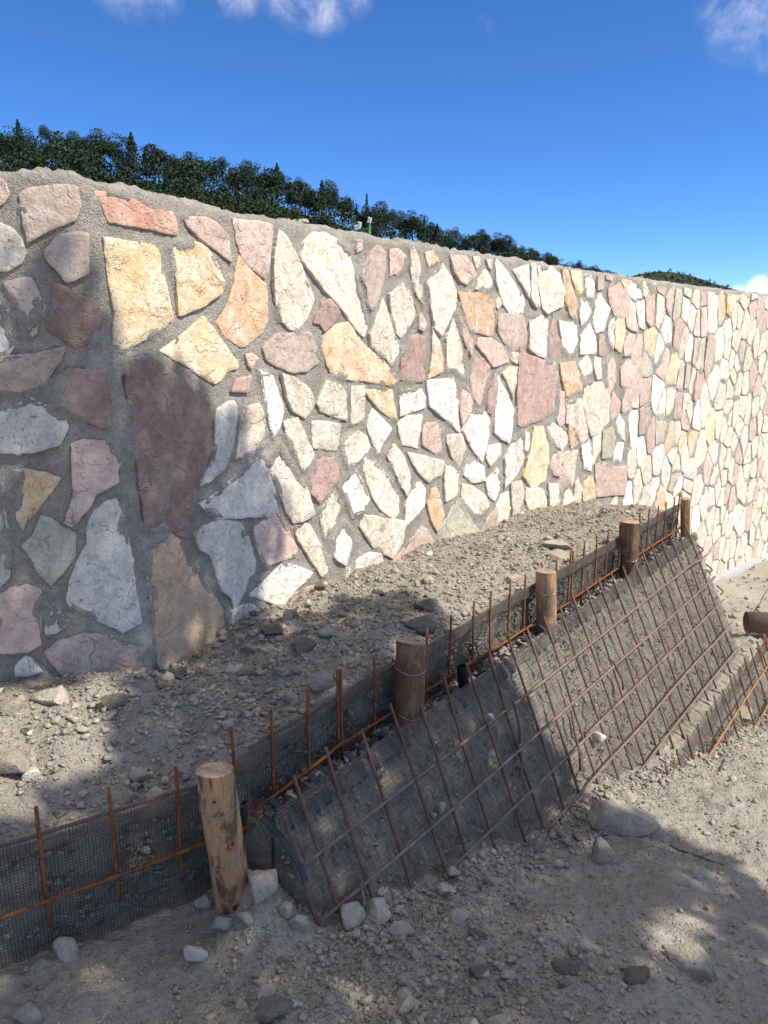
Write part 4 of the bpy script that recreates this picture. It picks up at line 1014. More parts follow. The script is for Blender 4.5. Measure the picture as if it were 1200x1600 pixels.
HAND = [  # surface, u, v, width, height (pixels of the photo), stuff, label
 ('g', 980, 1283, 96, 52, 't', 'big flat topped boulder half sunlit on the ground below the sloping grid'),
 ('g', 946, 1335, 42, 48, 'g', 'upright lumpy grey rock just below the big flat topped boulder'),
 ('g', 1073, 1505, 62, 38, 't', 'rounded tan rock at the edge of a small patch of sun'),
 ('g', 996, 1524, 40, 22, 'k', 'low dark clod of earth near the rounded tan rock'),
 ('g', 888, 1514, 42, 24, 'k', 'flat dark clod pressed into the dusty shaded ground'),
 ('g', 308, 1492, 38, 32, 'w', 'pale white faceted stone on the ground below the peeled log post'),
 ('g', 104, 1487, 40, 42, 'g', 'large grey stone against the foot of the left netting'),
 ('g', 346, 1450, 34, 36, 'b', 'flat grey stone leaning just under the peeled log post'),
 ('g', 384, 1440, 28, 30, 'g', 'speckled grey stone touching the base of the peeled log post'),
 ('g', 320, 1416, 30, 26, 'g', 'round grey stone wedged between left netting and peeled log post'),
 ('g', 408, 1392, 44, 60, 'g', 'tall grey angular rock standing beside the peeled log post'),
 ('g', 401, 1338, 42, 40, 'g', 'rounded dusty rock in the gap between log post and sloping grid'),
 ('g', 553, 1440, 38, 44, 't', 'brownish rock at the near lower corner of the sloping grid'),
 ('g', 590, 1430, 38, 44, 'g', 'grey rock beside the loose bar at the grid foot'),
 ('g', 466, 1442, 30, 36, 'b', 'greenish grey angular stone left of the grid corner'),
 ('g', 444, 1425, 22, 34, 'b', 'narrow greenish stone tilted against its angular neighbour'),
 ('g', 631, 1452, 40, 17, 'b', 'long flat bluish stone lying on the gravel'),
 ('g', 720, 1430, 40, 26, 'g', 'broad grey stone on the gravel under the grid'),
 ('g', 745, 1459, 32, 16, 'k', 'thin dark slate on the gravel under the grid'),
 ('g', 838, 1320, 30, 30, 't', 'light brown stone at the foot of the grid near the big boulder'),
 ('g', 640, 1572, 34, 30, 'g', 'half buried dusty grey stone in the gravel'),
 ('g', 428, 1580, 56, 34, 'k', 'jagged dark lump at the lower edge of the gravel'),
 ('g', 40, 1588, 40, 44, 'b', 'flat grey slab standing on edge in the dust left of the gravel'),
 ('g', 1166, 1119, 32, 24, 'y', 'pale yellow broken block below the bright rusty grid'),
 ('g', 985, 1247, 34, 12, 't', 'thin flat sunlit stone behind the big boulder'),
 ('g', 1160, 1290, 20, 14, 't', 'small sunlit stone alone on the dusty slope'),
 ('b', 82, 1088, 62, 38, 't', 'sunlit tan rock on the bank close to the stone wall'),
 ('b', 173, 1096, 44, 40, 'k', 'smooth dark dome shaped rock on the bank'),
 ('b', 12, 1108, 40, 28, 't', 'tan rock on the bank left of the sunlit tan rock'),
 ('b', 8, 1192, 60, 44, 'g', 'layered grey rock in the sunlit patch of the bank'),
 ('b', 47, 1184, 26, 32, 't', 'yellowish rounded stone beside the layered grey rock'),
 ('b', 48, 1215, 34, 24, 'w', 'bright white angular stone on the sunlit bank'),
 ('b', 220, 1214, 38, 28, 'b', 'flat greenish grey slab on the bank above the netting'),
 ('b', 202, 1247, 28, 22, 'g', 'pale grey stone on the bank just behind the netting edge'),
 ('b', 290, 1206, 22, 26, 'g', 'grey stone on the bank behind the peeled log post'),
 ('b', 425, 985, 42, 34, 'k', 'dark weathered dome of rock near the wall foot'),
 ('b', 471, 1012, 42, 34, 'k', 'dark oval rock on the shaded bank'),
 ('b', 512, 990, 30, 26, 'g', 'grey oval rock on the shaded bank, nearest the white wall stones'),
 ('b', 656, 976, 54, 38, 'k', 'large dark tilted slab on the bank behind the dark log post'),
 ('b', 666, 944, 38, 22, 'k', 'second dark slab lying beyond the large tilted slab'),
 ('b', 496, 1072, 42, 48, 'g', 'two lobed grey rock on the bank behind the netting fold'),
 ('b', 458, 1046, 28, 28, 'g', 'angular grey rock beside the two lobed rock'),
 ('b', 436, 1050, 26, 24, 'g', 'cracked pale grey rock on the bank below the dark oval rock'),
 ('b', 868, 850, 52, 22, 't', 'long sunlit slab of soil and stone on the bank beside the wall'),
 ('b', 868, 868, 40, 20, 't', 'sunlit rough slab on the bank behind the orange log post'),
 ('b', 800, 905, 30, 16, 't', 'pale sunlit rock on the bank between dark and orange log posts'),
]
def seg_w(P, px): return px/1200*np.linalg.norm(np.array(P)-CAM)
for i, (sf, u, v, w, h, mk, lab) in enumerate(HAND):
    P = march(u, v+h*.30, ground_z if sf == 'g' else bank_z); a = seg_w(P, w)/2*1.05; c = seg_w(P, h)/2*.95
    P = P+np.array((0, .45*c, 0)); P[2] = float((ground_z if sf == 'g' else bank_z)(P[0], P[1]))
    place_rock(P, a, max(a*.75, c*.8), c, mk, lab, None, i, .36, w > 30, .12, rz=0)
# stones caught in the netting
for i, (u, v, w, h, lab) in enumerate(((765, 1119, 15, 18, 'pale round stone resting on a bar of the sloping grid below the black pipe'), (933, 1150, 26, 20, 'white flat stone caught on the sunlit part of the sloping grid'),
                               (768, 1178, 16, 14, 'small pale stone on the sloping grid beside a bent bar'), (689, 1262, 16, 18, 'small grey stone heap member on the shaded grid'),
                               (678, 1274, 13, 12, 'tiny grey stone under its larger neighbour on the shaded grid'))):
    P = px_plane(u, v, T0+DOUT*.012, DOUT); a = seg_w(P, w)/2; place_rock(P, a, a*.7, seg_w(P, h)/2, 'w' if i in (0, 1) else 'g', lab, None, 70+i, .5, False, .2)
P = postp(.722, .522)+NN*.01+A*.035; place_rock(P, .017, .013, .009, 'w', 'white pebble lying on the sawn top of the dark log post', None, 5, .25, name='pebble')
for i, (u, v, w, h) in enumerate(((492, 347, 20, 11), (476, 345, 10, 7), (1012, 431, 8, 5))):
    s, z = px_wall(u, v); q = wall_pt(s, float(top_z(s))+.004, -.06); place_rock(q, seg_w(q, w)/2, .03, seg_w(q, h)/2, 'g', ('chunk of dried mortar left on top of the wall', 'crumb of mortar beside the chunk on the wall top', 'lone crumb of mortar on the far wall top')[i], None, 90+i, .2, name='mortar_chunk')
# loose stones, each its own
def on_bank(n, rng, a0=-1.2, a1=4.0, bias=None):
    out = []
    while len(out) < n:
        al = rng.uniform(a0, a1)
        if al < 0: f = F0[:2]+DL[:2]*al*1.0; w = wall_pt(al*1.05, 0)[:2]
        else: f = (F0+A*al)[:2]; w = wall_pt(np.interp(al, SW_A, SW_S), 0)[:2]
        j = rng.uniform(.04, .97); p = f*(1-j)+w*j
        if bias is None or rng.random() < bias(al, j): out.append(p)
    return np.array(out)
_wa = np.array([along(*p) for p in WP]); SW_A = np.maximum.accumulate(_wa[_c:]); SW_S = WS[_c:]
rb = np.random.default_rng(21); RC = {'g': 'plain grey', 'b': 'greenish grey', 't': 'tan', 'k': 'dark earthy', 'w': 'whitish'}
pts = on_bank(165, rb, -.95, 3.9, lambda a, j: .9*math.exp(-((a-.5)/.7)**2)+.35)
for i, p in enumerate(pts):
    s = float(np.clip(rb.lognormal(-3.95, .38), .011, .036)); z = float(bank_z(*p))
    place_rock((p[0], p[1], z), s*rb.uniform(.9, 1.3), s*rb.uniform(.75, 1.05), s*rb.uniform(.5, .85), (mk_ := str(rb.choice(list('gbtkw'), p=[.62, .12, .14, .08, .04]))),
               'loose %s stone lying among rubble on the soil bank' % RC[mk_], 'loose stones on the soil bank', 200+i, .28, False, .6, rz=rb.uniform(0, 6.28))
def on_ground(n, rng, bias):
    out = []
    while len(out) < n:
        x, y = rng.uniform(-1.2, 3.0), rng.uniform(1.15, 5.6); al, o = along(x, y), outw(x, y)
        lim = .16-(.05+.62*.185*max(al, 0))*0+.12*max(al, 0) if al > 0 else -9
        if al > -.02 and o < .13+.115*max(al, 0): continue
        if al <= -.02 and ((np.array((x, y))-F0[:2])@NL[:2] < .045): continue
        if rng.random() < bias(x, y, al, o): out.append((x, y))
    return np.array(out)
def heap(x, y, al, o):
    g = math.exp(-((x-.02)/.33)**2-((y-1.72)/.30)**2); foot = math.exp(-((o-.2-.115*max(al, 0))/.10)**2) if al > 0 else 0
    return min(1, .95*g+.6*foot+.05)
pts = on_ground(130, rb, heap)
for i, p in enumerate(pts):
    s = float(np.clip(rb.lognormal(-4.15, .36), .009, .030)); z = float(ground_z(*p))
    place_rock((p[0], p[1], z), s*rb.uniform(.9, 1.3), s*rb.uniform(.75, 1.05), s*rb.uniform(.45, .8), (mk_ := str(rb.choice(list('gbtkw'), p=[.56, .19, .14, .06, .05]))),
               'loose small %s stone lying on the dusty ground below the netting' % RC[mk_], 'loose stones on the ground', 500+i, .28, False, .6, rz=rb.uniform(0, 6.28))
# gravel too small to pick apart
def gravel(name, P, sizes, rng, mat_, flat=.7, sink=.25, low=False):
    nv = 24; var = []
    V0, F0_ = octa if low else ico_low
    for k in range(nv):
        V = V0*(1+rng.normal(0, .17, V0.shape))+rng.normal(0, .24, V0.shape); var.append(V/np.abs(V).max())
    var = np.array(var); n = len(P); vi = rng.integers(0, nv, n)
    sc = sizes[:, None]*np.stack([rng.uniform(.8, 1.3, n), rng.uniform(.7, 1.05, n), rng.uniform(.38, .85, n)*flat/.7], 1)
    Q = var[vi]*sc[:, None, :]; th = rng.uniform(0, 6.28, n); c, s = np.cos(th)[:, None], np.sin(th)[:, None]
    ti = rng.normal(0, .35, n)[:, None]; y, z = Q[..., 1]*np.cos(ti)-Q[..., 2]*np.sin(ti), Q[..., 1]*np.sin(ti)+Q[..., 2]*np.cos(ti)
    X = Q[..., 0]*c-y*s; Yy = Q[..., 0]*s+y*c
    W_ = np.stack([X+P[:, :1], Yy+P[:, 1:2], z+P[:, 2:3]+sc[:, 2:3]*(1-2*sink)], -1)
    Fa = (F0_[None]+(np.arange(n)*len(V0))[:, None, None]).reshape(-1, 3)
    o = np_mesh(name, W_.reshape(-1, 3), Fa, mat_); return tag(o, kind='stuff')
_bm = bmesh.new(); bmesh.ops.create_icosphere(_bm, subdivisions=1, radius=1); ico_low = (np.array([v.co[:] for v in _bm.verts]), np.array([[v.index for v in f.verts] for f in _bm.faces])); _bm.free()
octa = (np.array([(1, 0, 0), (-1, 0, 0), (0, 1, 0), (0, -1, 0), (0, 0, 1), (0, 0, -1)], float), np.array([(0, 2, 4), (2, 1, 4), (1, 3, 4), (3, 0, 4), (2, 0, 5), (1, 2, 5), (3, 1, 5), (0, 3, 5)]))
def scatter_xy(n, rng, keep):
    x = rng.uniform(-1.6, 3.4, n*3); y = rng.uniform(1.05, 6.5, n*3); al, o = along(x, y), outw(x, y)
    ok = np.where(al > -.02, o > .10+.115*np.maximum(al, 0), ((x-F0[0])*NL[0]+(y-F0[1])*NL[1]) > .03)
    g = np.exp(-((x-.02)/.40)**2-((y-1.70)/.36)**2)
    foot = np.where(al > 0, np.exp(-((o-.2-.115*np.maximum(al, 0))/.12)**2), 0)
    cl = np.clip(.5+.8*fbm(x*2.2, y*2.2, 0, 131, 3), 0, 1)
    far_ = np.clip((al-.8)/2, 0, 1)*.5
    ok &= rng.random(len(x)) < keep(g, foot, cl, far_)
    return np.stack([x[ok], y[ok]], 1)[:n]
rg = np.random.default_rng(31)
q = scatter_xy(26000, rg, lambda g, f, c, a: np.minimum(1, .35+.45*c+.3*g+.3*f+a)); s = np.clip(rg.lognormal(-5.75, .38, len(q)), .0018, .007)
gravel('fine_gravel', np.c_[q, ground_z(q[:, 0], q[:, 1])], s, rg, M_PEB, .85, .25, True)
q = scatter_xy(11000, rg, lambda g, f, c, a: np.minimum(1, .16+.45*c*c+.55*g+.35*f+a)); s = np.clip(rg.lognormal(-5.35, .4, len(q)), .003, .0105)
gravel('gravel', np.c_[q, ground_z(q[:, 0], q[:, 1])], s, rg, M_PEB)
def spread(n, mode):
    if mode == 'heap': x = rg.normal(.04, .33, n); y = rg.normal(1.62, .24, n)
    else: al = rg.uniform(-.02, 3.6, n); o = .22+.115*np.maximum(al, 0)+np.abs(rg.normal(0, .09, n)); x = T0[0]+A[0]*al+NN[0]*o; y = T0[1]+A[1]*al+NN[1]*o
    al, o = along(x, y), outw(x, y); ok = np.where(al > -.02, o > .12+.115*np.maximum(al, 0), ((x-F0[0])*NL[0]+(y-F0[1])*NL[1]) > .03)
    return np.stack([x[ok], y[ok]], 1)
for nm, n, mode, mu, sg, lo, hi in (('coarse_gravel', 1100, 'heap', -4.75, .38, .005, .021), ('heap_gravel', 5500, 'heap', -5.45, .35, .003, .010), ('foot_rubble', 900, 'foot', -4.6, .42, .005, .024), ('foot_gravel', 3500, 'foot', -5.3, .4, .003, .011)):
    q = spread(n, mode); gravel(nm, np.c_[q, ground_z(q[:, 0], q[:, 1])], np.clip(rg.lognormal(mu, sg, len(q)), lo, hi), rg, M_PEB)
q = scatter_xy(1100, rg, lambda g, f, c, a: np.minimum(1, .3+.4*c)); s = np.clip(rg.lognormal(-4.9, .4, len(q)), .005, .02)
gravel('scattered_gravel', np.c_[q, ground_z(q[:, 0], q[:, 1])], s, rg, M_PEB)
q = on_bank(18000, rg, -1.3, 4.1); s = np.clip(rg.lognormal(-5.9, .4, len(q)), .0015, .006)
gravel('fine_bank_gravel', np.c_[q, bank_z(q[:, 0], q[:, 1])], s, rg, M_PEB, .85, .25, True)
q = on_bank(11500, rg, -1.3, 4.1); s = np.clip(rg.lognormal(-5.2, .4, len(q)), .003, .013)
gravel('bank_gravel', np.c_[q, bank_z(q[:, 0], q[:, 1])], s, rg, M_PEB)
q = on_bank(3400, rg, -1.3, 4.0, lambda a, j: .45+.5*math.exp(-((a-.5)/.8)**2)); s = np.clip(rg.lognormal(-4.6, .4, len(q)), .006, .024)
gravel('coarse_bank_gravel', np.c_[q, bank_z(q[:, 0], q[:, 1])], s, rg, M_PEB)
al = rg.uniform(.0, 4.0, 1500); o = rg.uniform(-.115, -.01, 1500); q = T0[None]+A[None]*al[:, None]+NN[None]*o[:, None]; q[:, 2] = .19+rg.uniform(-.01, .012, 1500)
gravel('trough_gravel', q, np.clip(rg.lognormal(-4.6, .5, 1500), .004, .026), rg, M_PEB)
n = 7000; x = rg.uniform(1.8, 7.5, n); y = rg.uniform(4.8, 12, n); ok = (outw(x, y) > .75) | (along(x, y) > 4.3); ok &= (outw(x, y) > -.75); x, y = x[ok], y[ok]
gravel('far_rubble', np.c_[x, y, ground_z(x, y)], np.clip(rg.lognormal(-4.3, .55, len(x)), .005, .06), rg, M_PEB)
# spill behind the netting: stones pressed against the upright net
n = 3500; a = rg.uniform(-.03, 4.0, n); d = rg.uniform(.01, .78, n); a = a-lean(a)*d; q = T0[None]+A[None]*a[:, None]+DN[None]*d[:, None]-DOUT[None]*.027
q = q[q[:, 2] > ground_macro(q[:, 0], q[:, 1])-.02]; gravel('panel_rubble', q, np.clip(rg.lognormal(-5.0, .4, len(q)), .003, .016), rg, M_PEB, .7, .5)
n = 2600; a = rg.uniform(-1.6, 4.0, n); zz = rg.uniform(.0, 1, n)
base = np.where(a[:, None] < 0, F0[None]+DL[None]*a[:, None]-NL[None]*.022, F0[None]+A[None]*a[:, None]-NN[None]*.022); base[:, 2] = np.where(a < 0, .01+zz*.28, .17+zz*.22)
gravel('pressed_rubble', base, np.clip(rg.lognormal(-4.7, .45, n), .004, .022), rg, M_PEB, .7, .5)

# ------------------------------------------------------------------ wooded hills
RIDGE = [(-520, 205, 203), (-250, 188, 212), (0, 194, 222), (60, 194, 226), (120, 207, 230), (205, 220, 236), (300, 234, 246), (420, 263, 260), (500, 290, 270), (560, 311, 280), (640, 337, 296),
         (690, 355, 306), (780, 369, 326), (850, 397, 346), (940, 419, 372), (975, 436, 390), (1020, 455, 410), (1200, 500, 480)]
def hill(name, R, drop, slope, width, step, back):
    us = np.arange(R[0][0], R[-1][0], 25); C = []
    for u in us:
        v = np.interp(u, [r[0] for r in R], [r[1] for r in R]); d = np.interp(u, [r[0] for r in R], [r[2] for r in R]); P = at_y(u, v, d); P[2] -= drop; C.append(P)
    C = np.array(C); offs = np.concatenate([np.linspace(-back, 0, 8)[:-1], np.linspace(0, width, 26)])
    rows = []
    for P in C:
        tow = np.array((-P[0], -P[1], 0)); tow /= np.linalg.norm(tow); r = []
        for o in offs:
            q = P+tow*o; q[2] = P[2]-abs(o)*slope*(1 if o > 0 else .6)+2.0*float(vnoise(q[0]/18, q[1]/18, 0, 3)) if o != 0 else P[2]; q[2] = max(q[2], -3); r.append(q)
        rows.append(r)
    V = np.array(rows); o = np_mesh(name, V.reshape(-1, 3), grid_faces(*V.shape[:2], flip=True), M_HILL, None, True); tag(o, kind='structure'); return C
CR = hill('hillside', RIDGE, 10.5, .52, 150, 25, 80)
RIDGE2 = [(900, 470, 900), (950, 440, 900), (990, 424, 900), (1035, 417, 900), (1070, 422, 905), (1110, 435, 915), (1150, 447, 930), (1200, 461, 950), (1300, 482, 980), (1420, 490, 1000)]
CR2 = hill('far_hill', RIDGE2, 4, .42, 300, 25, 150)
def leaf_quads(C, N_, size, rng):
    """leaf clumps: one bent quad at each centre C, facing roughly N_"""
    n = len(C); d = N_+rng.normal(0, .55, (n, 3)); d /= np.linalg.norm(d, axis=1)[:, None]
    r = rng.normal(0, 1, (n, 3)); t = np.cross(d, r); t /= np.linalg.norm(t, axis=1)[:, None]; b = np.cross(d, t)
    s = size*rng.uniform(.6, 1.35, n)[:, None]; asp = rng.uniform(.5, .9, n)[:, None]
    V = np.stack([C-t*s, C-b*s*asp+d*s*.15, C+t*s, C+b*s*asp+d*s*.15], 1); return V
def crown(seed, kind, n):
    r = np.random.default_rng(seed)
    if kind == 'broad':
        L = [(r.normal(0, 1.45, 3)*np.array((1, 1, .75))+np.array((0, 0, 5.0)), r.uniform(1.0, 2.1)) for _ in range(9)]
        L.append((np.array((0, 0, 5.0)), 2.3))
        C, N_ = [], []
        for c, rad in L:
            k = int(n*rad**2/sum(q[1]**2 for q in L)); d = r.normal(0, 1, (k, 3)); d /= np.linalg.norm(d, axis=1)[:, None]; f = r.uniform(.72, 1.05, (k, 1))
            C.append(c+d*rad*f*np.array((1, 1, .85))); N_.append(d)
        return np.concatenate(C), np.concatenate(N_)
    h = 8.6 if kind == 'conifer' else 8.6; rw = 2.9 if kind == 'conifer' else .75
    z = r.uniform(0, 1, n)**1.15; tier = .75+.25*np.sin(z*42+r.uniform(0, 6)) if kind == 'conifer' else 1.0
    w = r.uniform(0, 6.28, n); rad = rw*(1-z)**.85*tier*r.uniform(.5, 1.05, n)+.08
    C = np.stack([rad*np.cos(w), rad*np.sin(w), 1.0+z*(h-1)], 1); N_ = np.stack([np.cos(w), np.sin(w), .5+0*w], 1); return C, N_
PROTO = []
for sd, kd, n, m in ((1, 'broad', 3000, M_LEAF), (2, 'broad', 3000, M_LEAF2), (3, 'broad', 2700, M_LEAF), (4, 'conifer', 1700, M_LEAF2), (5, 'cypress', 700, M_LEAF2)):
    C, N_ = crown(sd, kd, n); V = leaf_quads(C, N_, .155 if kd == 'broad' else .18, np.random.default_rng(sd)); F = np.arange(len(V)*4).reshape(-1, 4)
    o = np_mesh('crown', V.reshape(-1, 3), F, m); cm = o.data; bpy.data.objects.remove(o)
    B = MB(); B.tube([(0, 0, -1.5), (.05, 0, 1.5), (0, .08, 3.6), (0, 0, 5.5)], .2, 6, True, [.26, .2, .13, .05])
    if kd == 'broad':
        for k in range(4): w = k*1.7+sd; B.tube([(0, 0, 2.6+.3*k), (.7*math.cos(w), .7*math.sin(w), 4+.2*k), (1.4*math.cos(w), 1.4*math.sin(w), 5.2)], .07, 5, True, [.1, .06, .03])
    o = B.build('trunk', M_BARK, None, True); tm = o.data; bpy.data.objects.remove(o); PROTO.append((cm, tm, kd, V))
TL = {'broad': ('broad leaved %s tree with uneven crown on the wooded hill crest', 'hill crest broadleaf trees'), 'conifer': ('pointed dark conifer rising above rounded trees on the hill crest', 'hill crest conifers'),
      'cypress': ('slim column shaped cypress standing up from the hill crest', 'hill crest cypresses')}
TN = {'broad': 'broadleaf_tree', 'conifer': 'conifer_tree', 'cypress': 'cypress_tree'}
def hill_tree(P, k, sc, rot):
    cm, tm, kd, _ = PROTO[k]; e = empty(TN[kd], P, TL[kd][0] % ('mid green', 'dark green', 'many lobed green')[k] if kd == 'broad' else TL[kd][0], 'tree', TL[kd][1]); e.rotation_euler = (0, 0, rot); e.scale = (sc, sc, sc*random.uniform(.9, 1.1))
    for nm, me in (('crown', cm), ('trunk', tm)):
        o = bpy.data.objects.new(nm, me); SC.collection.objects.link(o); o.parent = e
rt_ = np.random.default_rng(77)
dd = np.concatenate([[0], np.cumsum(np.linalg.norm(np.diff(CR, axis=0), axis=1))]); s = 0
SPEC = {503: 3, 683: 3, 433: 3, 573: 4, 205: 3, 645: 1, 663: 4, 780: 1, 797: 3}
while s < dd[-1]:
    P = np.array([np.interp(s, dd, CR[:, i]) for i in range(3)]); u = 600+FPX*P[0]/(P[1]*math.cos(PITCH)-(P[2]-EYE)*math.sin(PITCH))
    if -440 < u < 1010:
        k = int(rt_.choice([0, 1, 2, 3], p=[.38, .34, .24, .04])); sc = rt_.choice([.75, .95, 1.2, 1.4])*rt_.uniform(.9, 1.1)*(1.0 if u < 800 else .85)
        hill_tree(P+np.array((0, 0, 10.3-8.3*sc+rt_.uniform(-2.6, 1.3))), k, sc, rt_.uniform(0, 6.28))
    s += rt_.uniform(2.2, 4.4)
for u, k in SPEC.items():
    d = np.interp(u, [r[0] for r in RIDGE], [r[2] for r in RIDGE])-5; v = np.interp(u, [r[0] for r in RIDGE], [r[1] for r in RIDGE]); P = at_y(u, v, d)
    hill_tree(P-np.array((0, 0, 8.4)), k, 1.15 if k != 4 else 1.2, rt_.uniform(0, 6.28))
def wood(name, CRx, rows, gap, size, u0, u1, slope, mat_, rng, thin=1.0, ks=(0, 1, 2, 3), grow=1.0, sinkz=0.):
    Vs = []
    for row in range(rows):
        o = 1.0+row*gap
        for i in range(len(CRx)-1):
            L = np.linalg.norm(CRx[i+1]-CRx[i]); k = max(1, int(L/(gap*.95)))
            for j in range(k):
                P = CRx[i]+(CRx[i+1]-CRx[i])*((j+rng.uniform(-.4, .4))/k); P[2] -= sinkz; u = 600+FPX*P[0]/P[1]
                if not (u0 < u < u1): continue
                tow = np.array((-P[0], -P[1], 0)); tow /= np.linalg.norm(tow); oo = o+rng.uniform(-2, 2); q = P+tow*oo; q[2] = P[2]-oo*slope-rng.uniform(-.5, 3.0)
                V = PROTO[int(rng.choice(ks))][3]; m = rng.random(len(V)) < thin; w = rng.uniform(0, 6.28); c, s_ = math.cos(w), math.sin(w); sc = size*rng.uniform(.75, 1.2)
                V = V[m]; V = V.mean(1, keepdims=True)+(V-V.mean(1, keepdims=True))*grow; Vs.append(np.stack([V[..., 0]*c-V[..., 1]*s_, V[..., 0]*s_+V[..., 1]*c, V[..., 2]*rng.uniform(.85, 1.1)], -1)*sc+q)
    V = np.concatenate(Vs); F = np.arange(len(V)*4).reshape(-1, 4); o = np_mesh(name, V.reshape(-1, 3), F, mat_); return tag(o, kind='stuff')
wood('hillside_wood', CR, 10, 5.2, 1.2, -430, 1000, .52, M_LEAF, rt_, .095, (0, 1, 2, 2, 0, 1), 2.0)
wood('far_wood', CR2, 12, 5.5, .62, 930, 1230, .42, M_LEAF3, rt_, .035, (0, 1, 2), 4.0, 1.6)
# ------------------------------------------------------------------ floodlight mast beyond the wall
def mast():
    D = 30.0; top = at_y(577, 342, D); base = np.array((top[0]+.02, D, float(ground_macro(top[0], D)))); k = D/1200
    e = empty('floodlight_mast', base, 'green steel mast with rail and two white floodlights seen just above the wall top', 'floodlight')
    B = MB(); B.tube([base, top], .055, 8); adopt(B.build('pole', M_GREEN, None, True), e)
    rx = at_y(562, 361, D); B = MB(); B.tube([at_y(563, 358, D), at_y(577, 358, D)], .035, 6); adopt(B.build('rail', M_GREEN), e)
    B = MB(); B.tube([at_y(563, 363, D+.4), at_y(577, 364, D)], .035, 6); adopt(B.build('rail', M_GREEN), e)
    B = MB(); B.tube([at_y(563, 352, D), np.array((rx[0], D, base[2]))], .05, 8); adopt(B.build('pole', M_GREEN, None, True), e)
    B = MB(); B.tube([at_y(570, 358, D), at_y(567, 370, D)], .03, 6); adopt(B.build('brace', M_GREEN), e)
    for (u, v, w, h, tl) in ((577.5, 344, 2.6, 3.6, .3), (557, 355.5, 2.6, 3.0, -.5), (561.5, 352, 2.4, 4.4, .35)):
        P = at_y(u, v, D-.1); B = MB(); a = np.array((math.cos(tl), 0, -math.sin(tl)))*w*k; c = np.array((math.sin(tl), 0, math.cos(tl)))*h*k
        B.box(P, a, (0, .08, 0), c); B.box(P-np.array((0, .09, 0)), a*.8, (0, .012, 0), c*.8); B.box(P+np.array((0, .12, 0)), a*.4, (0, .05, 0), c*.5); lh = adopt(B.build('lamp_head', M_LAMP), e); B = MB(); B.box(P-np.array((0, .105, 0)), a*.7, (0, .003, 0), c*.7); lg = B.build('lamp_glass', M_CONC); lg.parent = lh
mast()

# ------------------------------------------------------------------ the tree behind the camera that shades the near end
SHADE = [(-60, 425), (60, 425), (112, 455), (165, 505), (190, 565), (240, 560), (330, 630), (372, 690), (420, 745), (445, 790), (432, 850), (400, 900), (388, 940), (425, 962), (480, 962), (560, 928), (640, 930), (690, 962), (692, 1005),
         (720, 1022), (775, 1045), (800, 1062), (838, 1130), (880, 1190), (892, 1222), (925, 1248), (1020, 1288), (1090, 1322), (1200, 1400), (1260, 1430), (1260, 1700), (-60, 1700)]
LITP = [[(-60, 1078), (60, 1072), (180, 1052), (225, 1062), (192, 1110), (200, 1170), (165, 1238), (60, 1255), (-60, 1300)]]
LITE = [(1062, 1458, 84, 50), (134, 745, 30, 50), (280, 932, 18, 26), (600, 1196, 34, 44), (882, 1438, 44, 26), (130, 1592, 40, 14), (10, 1345, 16, 30), (455, 985, 18, 10)]
def inside(P, x, y):
    c = False; j = len(P)-1
    for i in range(len(P)):
        if (P[i][1] > y) != (P[j][1] > y) and x < (P[j][0]-P[i][0])*(y-P[i][1])/(P[j][1]-P[i][1])+P[i][0]: c = not c
        j = i
    return c
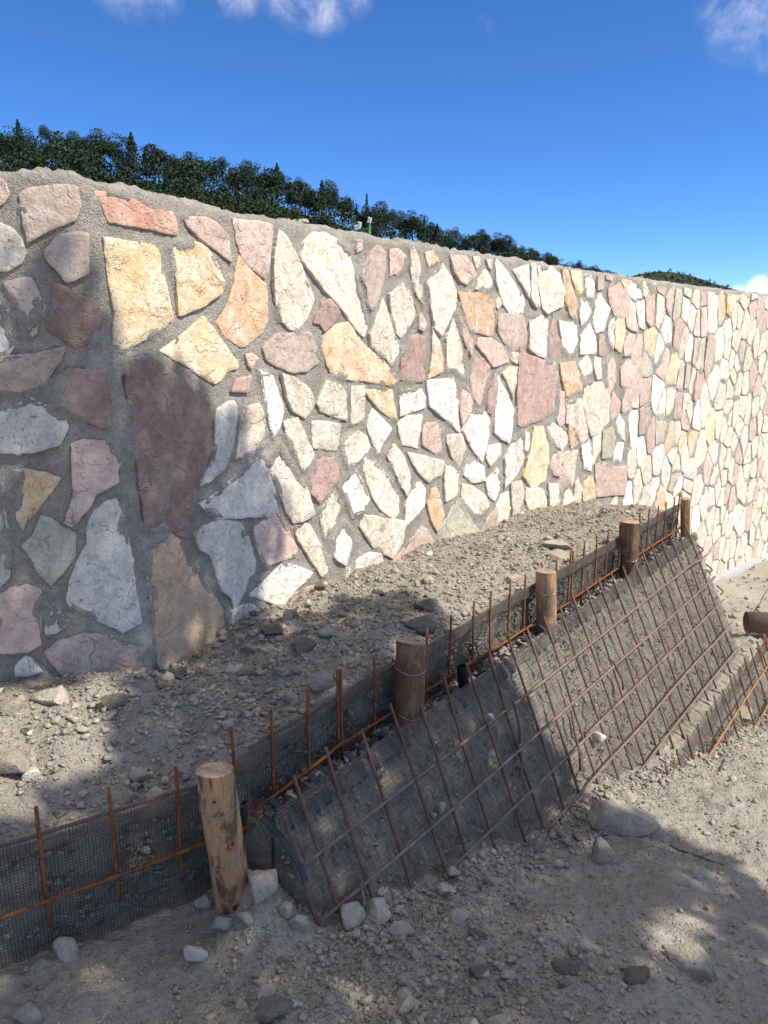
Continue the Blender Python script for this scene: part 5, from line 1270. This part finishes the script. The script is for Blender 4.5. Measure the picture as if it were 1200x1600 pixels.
def build_shade_tree():
    bpy.context.view_layer.update(); dg = bpy.context.evaluated_depsgraph_get()
    S = np.array(SUN); e1 = np.cross(S, (0, 0, 1.)); e1 /= np.linalg.norm(e1); e2 = np.cross(e1, S)
    cell = .055; lit, shd = set(), set(); pts = []
    for v in range(255, 1600, 11):
        for u in range(4, 1200, 11):
            r = Vector(ray(u, v)).normalized(); ok, P, nrm, _, ob, _ = SC.ray_cast(dg, Vector(CAM), r, distance=30)
            if not ok: continue
            P = np.array(P); k = (int(round(P@e1/cell)), int(round(P@e2/cell)))
            s = inside(SHADE, u, v) and not any(inside(q, u, v) for q in LITP) and not any(((u-a)/c)**2+((v-b)/d)**2 < 1 for a, b, c, d in LITE)
            (shd if s else lit).add(k)
            if s: pts.append((P@e1, P@e2))
    lit2 = set(lit)
    for (i, j) in lit: lit2 |= {(i+1, j), (i-1, j), (i, j+1), (i, j-1)}
    hard = lit-shd; pts = np.array(pts); c0 = pts.mean(0); rt = np.random.default_rng(5)
    C = []
    # leaves over the shaded ground: through the crown's depth along the sun
    for (i, j) in shd:
        if (i, j) in hard: continue
        for _ in range(3):
            a, b = i*cell+rt.uniform(-.03, .03), j*cell+rt.uniform(-.03, .03); C.append((a, b, rt.uniform(5.2, 8.4)))
    # the crown goes on where the photograph does not look
    for _ in range(2600):
        w, q = rt.uniform(0, 6.28), 2.9*math.sqrt(rt.random()); a, b = c0[0]+q*math.cos(w)*1.1, c0[1]+q*math.sin(w)*.9-.3; k = (int(round(a/cell)), int(round(b/cell)))
        if k in lit2 or any((k[0]+x, k[1]+y) in lit for x in (-2, 0, 2) for y in (-2, 0, 2)): continue
        C.append((a, b, rt.uniform(5.0, 8.6)))
    C = np.array(C); Q = C[:, :1]*e1+C[:, 1:2]*e2+C[:, 2:3]*S
    k0 = np.array([(pt_ @ S) for pt_ in [np.array((0, 2.4, .5))]])[0]; Q = Q+S*k0
    keep = np.linalg.norm(Q-CAM, axis=1) > 2.6; Q = Q[keep]
    V = leaf_quads(Q, np.tile(S, (len(Q), 1)), .052, rt); F = np.arange(len(V)*4).reshape(-1, 4)
    cen = Q.mean(0); base = np.array((cen[0]+1.2, cen[1]-1.5, 0)); base[2] = float(ground_macro(base[0], base[1]))
    e = empty('shade_tree', base, 'broad leaved tree beside the site throwing dappled shade on the wall and ground', 'tree')
    adopt(np_mesh('crown', V.reshape(-1, 3), F, M_LEAFT), e)
    B = MB(); fork = base*.7+cen*.3; fork[2] = base[2]+2.4; B.tube([base-(0, 0, .3), base*.9+fork*.1, (base+fork)/2+(.06, .05, 0), fork], .16, 10, True, [.24, .18, .15, .13])
    adopt(B.build('trunk', M_BARK, None, True), e)
    for q in range(9):
        t = Q[rt.integers(len(Q))]; B = MB(); mid = fork*.5+t*.5+np.array((0, 0, .25)); B.tube([fork, fork*.6+mid*.4+(0, 0, .15), mid, t], .05, 7, True, [.075, .05, .03, .008])
        adopt(B.build('limb', M_BARK, None, True), e)
build_shade_tree()
